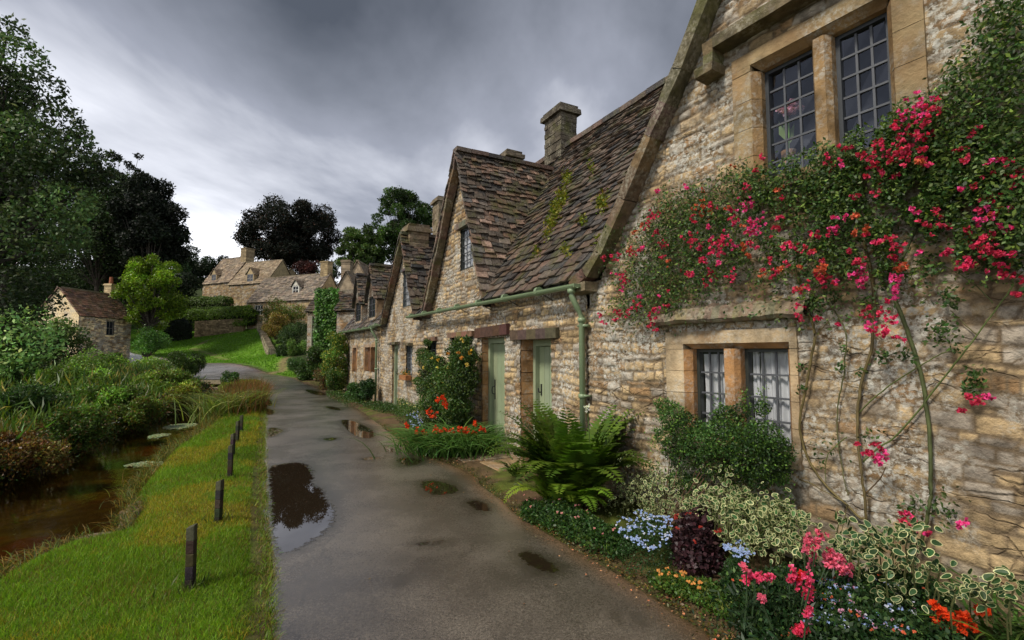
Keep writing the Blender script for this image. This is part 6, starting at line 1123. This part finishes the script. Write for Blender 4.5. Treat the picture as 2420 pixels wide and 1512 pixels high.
# heuchera, lobelia, snapdragons, fillers
mound('heuchera', 'dark purple-brown leafy plant between the blue flower patches', 'plant', [(1585, 1290), (1640, 1265), (1700, 1290), (1705, 1345), (1650, 1372), (1600, 1350)], 3000, .034, (.035, .014, .018), [(10, (.3, .03, .02), .02, 6, 0)], h=(.05, .28), mat=M_gloss, aspect=.9, alt=(.06, .03, .03))
mound('blue_lobelia', 'mound of tiny pale blue flowers left of the dark purple plant', 'flowers', [(1450, 1290), (1520, 1260), (1590, 1280), (1590, 1340), (1530, 1372), (1470, 1345)], 5000, .018, (.03, .07, .018), [(210, (.32, .42, .72), .011, 5, 0), (40, (.6, .62, .75), .011, 5, 0)], h=(.05, .22))
mound('blue_lobelia', 'small cluster of tiny blue flowers right of the dark purple plant', 'flowers', [(1710, 1350), (1750, 1340), (1785, 1375), (1760, 1405), (1715, 1395)], 2500, .018, (.03, .07, .018), [(90, (.32, .42, .72), .011, 5, 0)], h=(.05, .24))
mound('blue_lobelia', 'long drift of pale blue flowers along the bottom of the picture', 'flowers', [(1900, 1440), (2000, 1430), (2150, 1470), (2200, 1560), (1900, 1560)], 7000, .02, (.03, .065, .018), [(130, (.32, .42, .75), .012, 5, 0), (60, (.6, .62, .78), .012, 5, 0), (24, (.6, .28, .42), .016, 6, 0)], h=(.04, .18))
mound('cottage_border', 'green leafy edging plants between the fern and the blue flowers', 'plants', [(1235, 1200), (1330, 1215), (1420, 1245), (1500, 1290), (1450, 1320), (1380, 1290), (1290, 1245), (1230, 1225)], 9000, .03, (.035, .08, .018), [(18, (.55, .22, .2), .014, 5, 0)], h=(.02, .16), alt=(.08, .14, .02))
mound('cottage_border', 'low green edging with fallen orange petals below the dark purple plant', 'plants', [(1530, 1360), (1600, 1365), (1700, 1390), (1780, 1430), (1740, 1470), (1640, 1420), (1560, 1390)], 6000, .025, (.06, .12, .018), [(16, (.6, .25, .06), .018, 5, 0)], h=(.01, .09), alt=(.15, .17, .03))
mound('cottage_border', 'dark green leafy mass under the pink snapdragons at the bottom right', 'plants', [(1690, 1400), (1800, 1380), (1950, 1380), (2100, 1400), (2250, 1440), (2300, 1600), (1800, 1600), (1760, 1500)], 22000, .03, (.022, .055, .016), [(30, (.6, .12, .05), .012, 5, 0)], h=(.03, .20), alt=(.07, .13, .03))
def snap(label, heads, name='snapdragon', col=(.80, .13, .22)):
    x0, y0 = heads[0][:2]; pb = gnd(x0, min(y0+150, 1620), .02); r = thing(name, label, 'flowers', pb)
    for (x, y, dx, dy, nb, c_) in heads:   # spike from (x,y) along (dx,dy) px
        Y = pb[1]+random.uniform(-.05, .05); a = atY(x, y, Y); b = atY(x+dx, y+dy, Y); m = MB(); m.tube([(pb[0]+random.uniform(-.05, .05), pb[1]+.03, 0), (a[0]*.6+pb[0]*.4, Y, a[2]*.6), a, b], .005, 5, (.03, .06, .02)); m.build('stem', M_stem, r, world=True)
        t = rng.random(nb)[:, None]; cen = a+(b-a)*t+rng.normal(0, .012, (nb, 3)); P = np.repeat(cen, 8, 0); V, F = leafquads(P, .022*rng.uniform(.7, 1.2, len(P)), 0, .9, d=unit(rng.normal(size=(len(P), 3))+[-.1, -.6, .1]), fold=-.2); cc = np.clip(np.array(c_)*np.exp(rng.normal(0, .25, (len(P), 1))), 0, .95); npmesh('flower_spike', V, F, cc, M_petal, r, world=True)
    n = 260; z = rng.uniform(.02, .3, n); V, F = leafquads(np.column_stack([pb[0]+rng.normal(0, .1, n), pb[1]+rng.normal(0, .06, n), z]), rng.uniform(.03, .07, n), .2, .22); npmesh('foliage', V, F, lcols(n, (.02, .045, .016), .3), M_leaf, r, world=True); return r
SP = (.82, .16, .26); SR = (.78, .08, .19)
snap('tallest salmon-pink snapdragon spikes in front of the rose stem', [(1900, 1310, 12, -45, 16, SP), (1925, 1300, 15, -45, 16, SP), (1915, 1335, 10, -30, 12, SP), (1965, 1330, 0, -25, 14, SP), (1990, 1350, -20, -30, 14, SP), (2010, 1350, -35, -40, 14, SP), (1950, 1340, 6, -25, 10, SP)])
snap('deep pink snapdragon heads left of the tallest pink spikes', [(1865, 1370, 5, -22, 10, SR), (1885, 1385, -3, -25, 12, SR), (1915, 1380, -8, -25, 12, SR), (1900, 1400, 10, 12, 12, SR), (1880, 1365, 4, -10, 8, (.6, .02, .02))])
snap('small pink snapdragon heads at the left beside the blue flowers', [(1765, 1375, 3, -16, 9, SR), (1785, 1368, 4, -12, 9, SR), (1818, 1372, 3, -14, 7, SR), (1762, 1340, 2, -10, 5, SP)])
snap('round magenta-pink flower head at the bottom edge of the picture', [(1888, 1492, 3, -14, 20, (.8, .06, .14)), (1905, 1450, 0, -16, 8, SR), (1798, 1420, 2, -6, 5, SP)])
r = strap('crocosmia', 'scarlet-orange starry flowers in the lower right corner', (*gnd(2260, 1560, .02)[:2], .02), 60, .35, (.035, .08, .018), w=.014, ell=(.1, .06))
for x, y, s_ in [(2220, 1445, 12), (2235, 1455, 12), (2250, 1470, 14), (2265, 1480, 12), (2240, 1485, 12), (2215, 1470, 10), (2280, 1455, 10), (2295, 1485, 12), (2310, 1440, 8), (2330, 1445, 8), (2210, 1430, 8)]: c = atY(x, y, gnd(2260, 1560)[1]); blossoms(c, 7, s_/FD*c[1]*.8, .03, (.75, .07, .015), r, pet=6)
p = gnd(2420, 1560, .02); strap('day_lily_leaves', 'arching broad green strap leaves at the bottom right corner', (p[0]+.15, p[1], .02), 130, .6, (.055, .12, .018), w=.02, spread=.8, ell=(.12, .1))
# fallen petals at the lane edge
n = 420; E_l = resamp([(1.2, 2.69), (.76, 3.6), (0, 4.96), (-.57, 6.56), (-1.6, 7.99), (-2.95, 10.87)], 300); i_ = rng.integers(0, 299, n); P = np.column_stack([E_l[i_, 0]-np.abs(rng.normal(0, .14, n))+.06, E_l[i_, 1]+rng.normal(0, .1, n), np.full(n, .035)]); V, F = leafquads(P, rng.uniform(.008, .022, n), 5, .8); o = npmesh('fallen_petals', V, F, lcols(n, (.42, .22, .11), .4, .3), M_petal); tag(o, 'scattered fallen petals and leaf litter along the right edge of the lane', 'litter', kind='stuff')
q_ = rng.random((150, 2)); rl = resamp(ROADL, 300); rr_ = resamp(ROADR, 300); ii = (60+q_[:, 0]*150).astype(int); P = rl[ii]*(1-q_[:, 1:]**.8)+rr_[ii]*q_[:, 1:]**.8; V, F = leafquads(np.column_stack([P, np.full(150, .024)]), rng.uniform(.012, .03, 150), 6, .6, fold=.05); o = npmesh('lane_litter', V, F, lcols(150, (.20, .13, .06), .5, .3), M_petal); tag(o, 'tiny leaves and grit lying about on the wet lane', 'litter', kind='stuff')
n = 3500; i_ = rng.integers(0, 299, n); P = np.column_stack([E_l[i_, 0]+np.abs(rng.normal(0.02, .10, n)), E_l[i_, 1]+rng.normal(0, .1, n), np.full(n, .012)]); V, F = leafquads(P, rng.uniform(.012, .03, n), 2, .5); o = npmesh('edge_moss', V, F, lcols(n, (.07, .09, .015), .4, .3, (.18, .10, .03), .3), M_leaf); tag(o, 'moss and tiny weeds along the right edge of the lane', 'moss', kind='stuff')
# doorstep stone patch
p = gnd(1150, 1110, .01); r = thing('doorstep', 'worn tan doorstep slab in front of the green doors', 'doorstep', loc2w(-2.35, -.4, .0, XB), rb); m = MB(); m.box((-.3, -.1, -.05), (.55, .42, .035), (.33, .25, .15), .01); m.box((.58, -.22, -.05), (1.2, .40, .022), (.28, .19, .10), .01); m.box((-.2, -.42, -.05), (.5, -.12, .015), (.25, .18, .11), .01); m.build('slab', M_dress, r, bevel=.01)
# window box flowers
blossoms(loc2w(-7.36, -.15, 1.05, XB), 14, .14, .03, (.65, .28, .05), wbx, name='flowers', world=False) if False else None
q = rng.normal(0, 1, (150, 3))*[.13, .05, .05]+[0, 0, .16]; V, F = leafquads(q, rng.uniform(.03, .06, 150), .4, .5); npmesh('foliage', V, F, lcols(150, (.06, .11, .02), .3, .1, (.6, .25, .04), .35), M_leaf, wbx)
# moss cushions on the roof valley
r = B; nrB = Vector((0, -.8, .6)); P = []
for x, y, s_, k_ in [(1340, 430, 14, 200), (1330, 470, 16, 260), (1315, 500, 18, 260), (1305, 530, 14, 160), (1425, 487, 18, 200), (1400, 405, 14, 60), (1295, 560, 12, 60), (1380, 530, 14, 50), (1340, 600, 18, 60), (1270, 600, 12, 50), (1420, 580, 20, 50)]:
    for _ in range(int(k_*2.2)):
        px_, py_ = x+random.gauss(0, s_*.36), y+random.gauss(0, s_*.6); d = ray(px_, py_); Yv = np.array([-XB[1], XB[0]])
        # intersect with B's main slope: z = 2.45 + (yl+.16)*k
        kk = (6.2-2.45)/(2.76); a_ = O@Yv; den_ = d[2]-kk*(d[:2]@Yv); t_ = (2.45-kk*a_+kk*.16-CAMH)/den_; w_p = np.array([d[0]*t_, d[1]*t_, CAMH+d[2]*t_]); qx = (w_p[:2]-O)@XB; qy = (w_p[:2]-O)@Yv; P.append((qx, qy-.03*random.random(), w_p[2]+.09*random.random()))
P = np.array(P); V, F = leafquads(P, rng.uniform(.03, .06, len(P)), .5, .8); npmesh('moss', V, F, lcols(len(P), (.15, .16, .016), .35, .2), M_leaf, B)

# ================================================================== world, light, camera
sc = bpy.context.scene; w = bpy.data.worlds.new('World'); sc.world = w; w.use_nodes = True; nt = w.node_tree; nt.nodes.clear(); g = NT(nt); out = nt.nodes.new('ShaderNodeOutputWorld')
SUN_EL = math.radians(48); SUN_AZ = math.atan2(-.80, -.60)    # direction towards the sun (x, y)
sk = nt.nodes.new('ShaderNodeTexSky'); sk.sky_type = 'NISHITA'; sk.sun_disc = False; sk.sun_elevation = SUN_EL; sk.sun_rotation = math.atan2(-.80, -.60) % (2*math.pi)
bg = nt.nodes.new('ShaderNodeBackground'); g.l(sk.outputs[0], bg.inputs[0]); bg.inputs[1].default_value = .05
tc = nt.nodes.new('ShaderNodeTexCoord').outputs['Generated']; sp = nt.nodes.new('ShaderNodeSeparateXYZ'); g.l(tc, sp.inputs[0]); zz = g.math('MAXIMUM', sp.outputs['Z'], 0.0); den = g.math('ADD', zz, .30)
cb = nt.nodes.new('ShaderNodeCombineXYZ'); g.l(g.math('DIVIDE', sp.outputs['X'], den), cb.inputs[0]); g.l(g.math('DIVIDE', sp.outputs['Y'], den), cb.inputs[1])
mp = nt.nodes.new('ShaderNodeMapping'); mp.vector_type = 'POINT'; mp.inputs['Rotation'].default_value = (0, 0, math.radians(22)); mp.inputs['Scale'].default_value = (1, 1, 1); mp.inputs['Location'].default_value = (2.3, 1.1, 0); g.l(cb.outputs[0], mp.inputs['Vector'])
v1 = g.map(mp.outputs[0], (1.5, .85, 1)); v2 = g.map(mp.outputs[0], (1.3, .6, 1))
n1 = nt.nodes.new('ShaderNodeTexNoise'); n1.inputs['Scale'].default_value = 1.15; n1.inputs['Detail'].default_value = 6; n1.inputs['Roughness'].default_value = .55; n1.inputs['Distortion'].default_value = .25; g.l(v1, n1.inputs['Vector'])
n2 = g.noise(v2, .8, 3, .5)
f = g.math('ADD', g.math('MULTIPLY', n1.outputs['Fac'], .55), g.math('MULTIPLY', n2, .45))
el = g.ramp(zz, [(0.0, .30), (.12, .22), (.35, .06), (.7, -.10)]) if False else None
mr = nt.nodes.new('ShaderNodeMapRange'); mr.inputs['From Min'].default_value = 0; mr.inputs['From Max'].default_value = .62; mr.inputs['To Min'].default_value = .34; mr.inputs['To Max'].default_value = -.09; g.l(zz, mr.inputs['Value'])
f = g.math('ADD', f, mr.outputs[0])
c = g.ramp(f, [(.34, (.045, .050, .060)), (.46, (.115, .123, .145)), (.56, (.19, .20, .235)), (.67, (.42, .43, .47)), (.77, (.72, .725, .76))])
bg2 = nt.nodes.new('ShaderNodeBackground'); g.l(c, bg2.inputs[0]); bg2.inputs[1].default_value = .85
ms = nt.nodes.new('ShaderNodeMixShader'); ms.inputs[0].default_value = .9; g.l(bg.outputs[0], ms.inputs[1]); g.l(bg2.outputs[0], ms.inputs[2]); g.l(ms.outputs[0], out.inputs[0])
sd = bpy.data.lights.new('sun', 'SUN'); sd.energy = 1.5; sd.angle = math.radians(12); sd.color = (1, .93, .82); so = bpy.data.objects.new('sun', sd); C.objects.link(so)
dirv = Vector((-.80*math.cos(SUN_EL), -.60*math.cos(SUN_EL), math.sin(SUN_EL))); so.rotation_euler = dirv.to_track_quat('Z', 'Y').to_euler()
cd = bpy.data.cameras.new('camera'); cd.lens = 17; cd.sensor_width = 36; cd.clip_end = 2000; cd.clip_start = .05; co = bpy.data.objects.new('camera', cd); C.objects.link(co); co.location = (0, 0, CAMH); co.rotation_euler = (math.pi/2+PITCH, 0, 0); sc.camera = co
sc.view_settings.view_transform = 'Standard'; sc.view_settings.look = 'None'; sc.view_settings.exposure = 1.3; sc.view_settings.gamma = 1
sc.cycles.max_bounces = 8; sc.cycles.transparent_max_bounces = 12
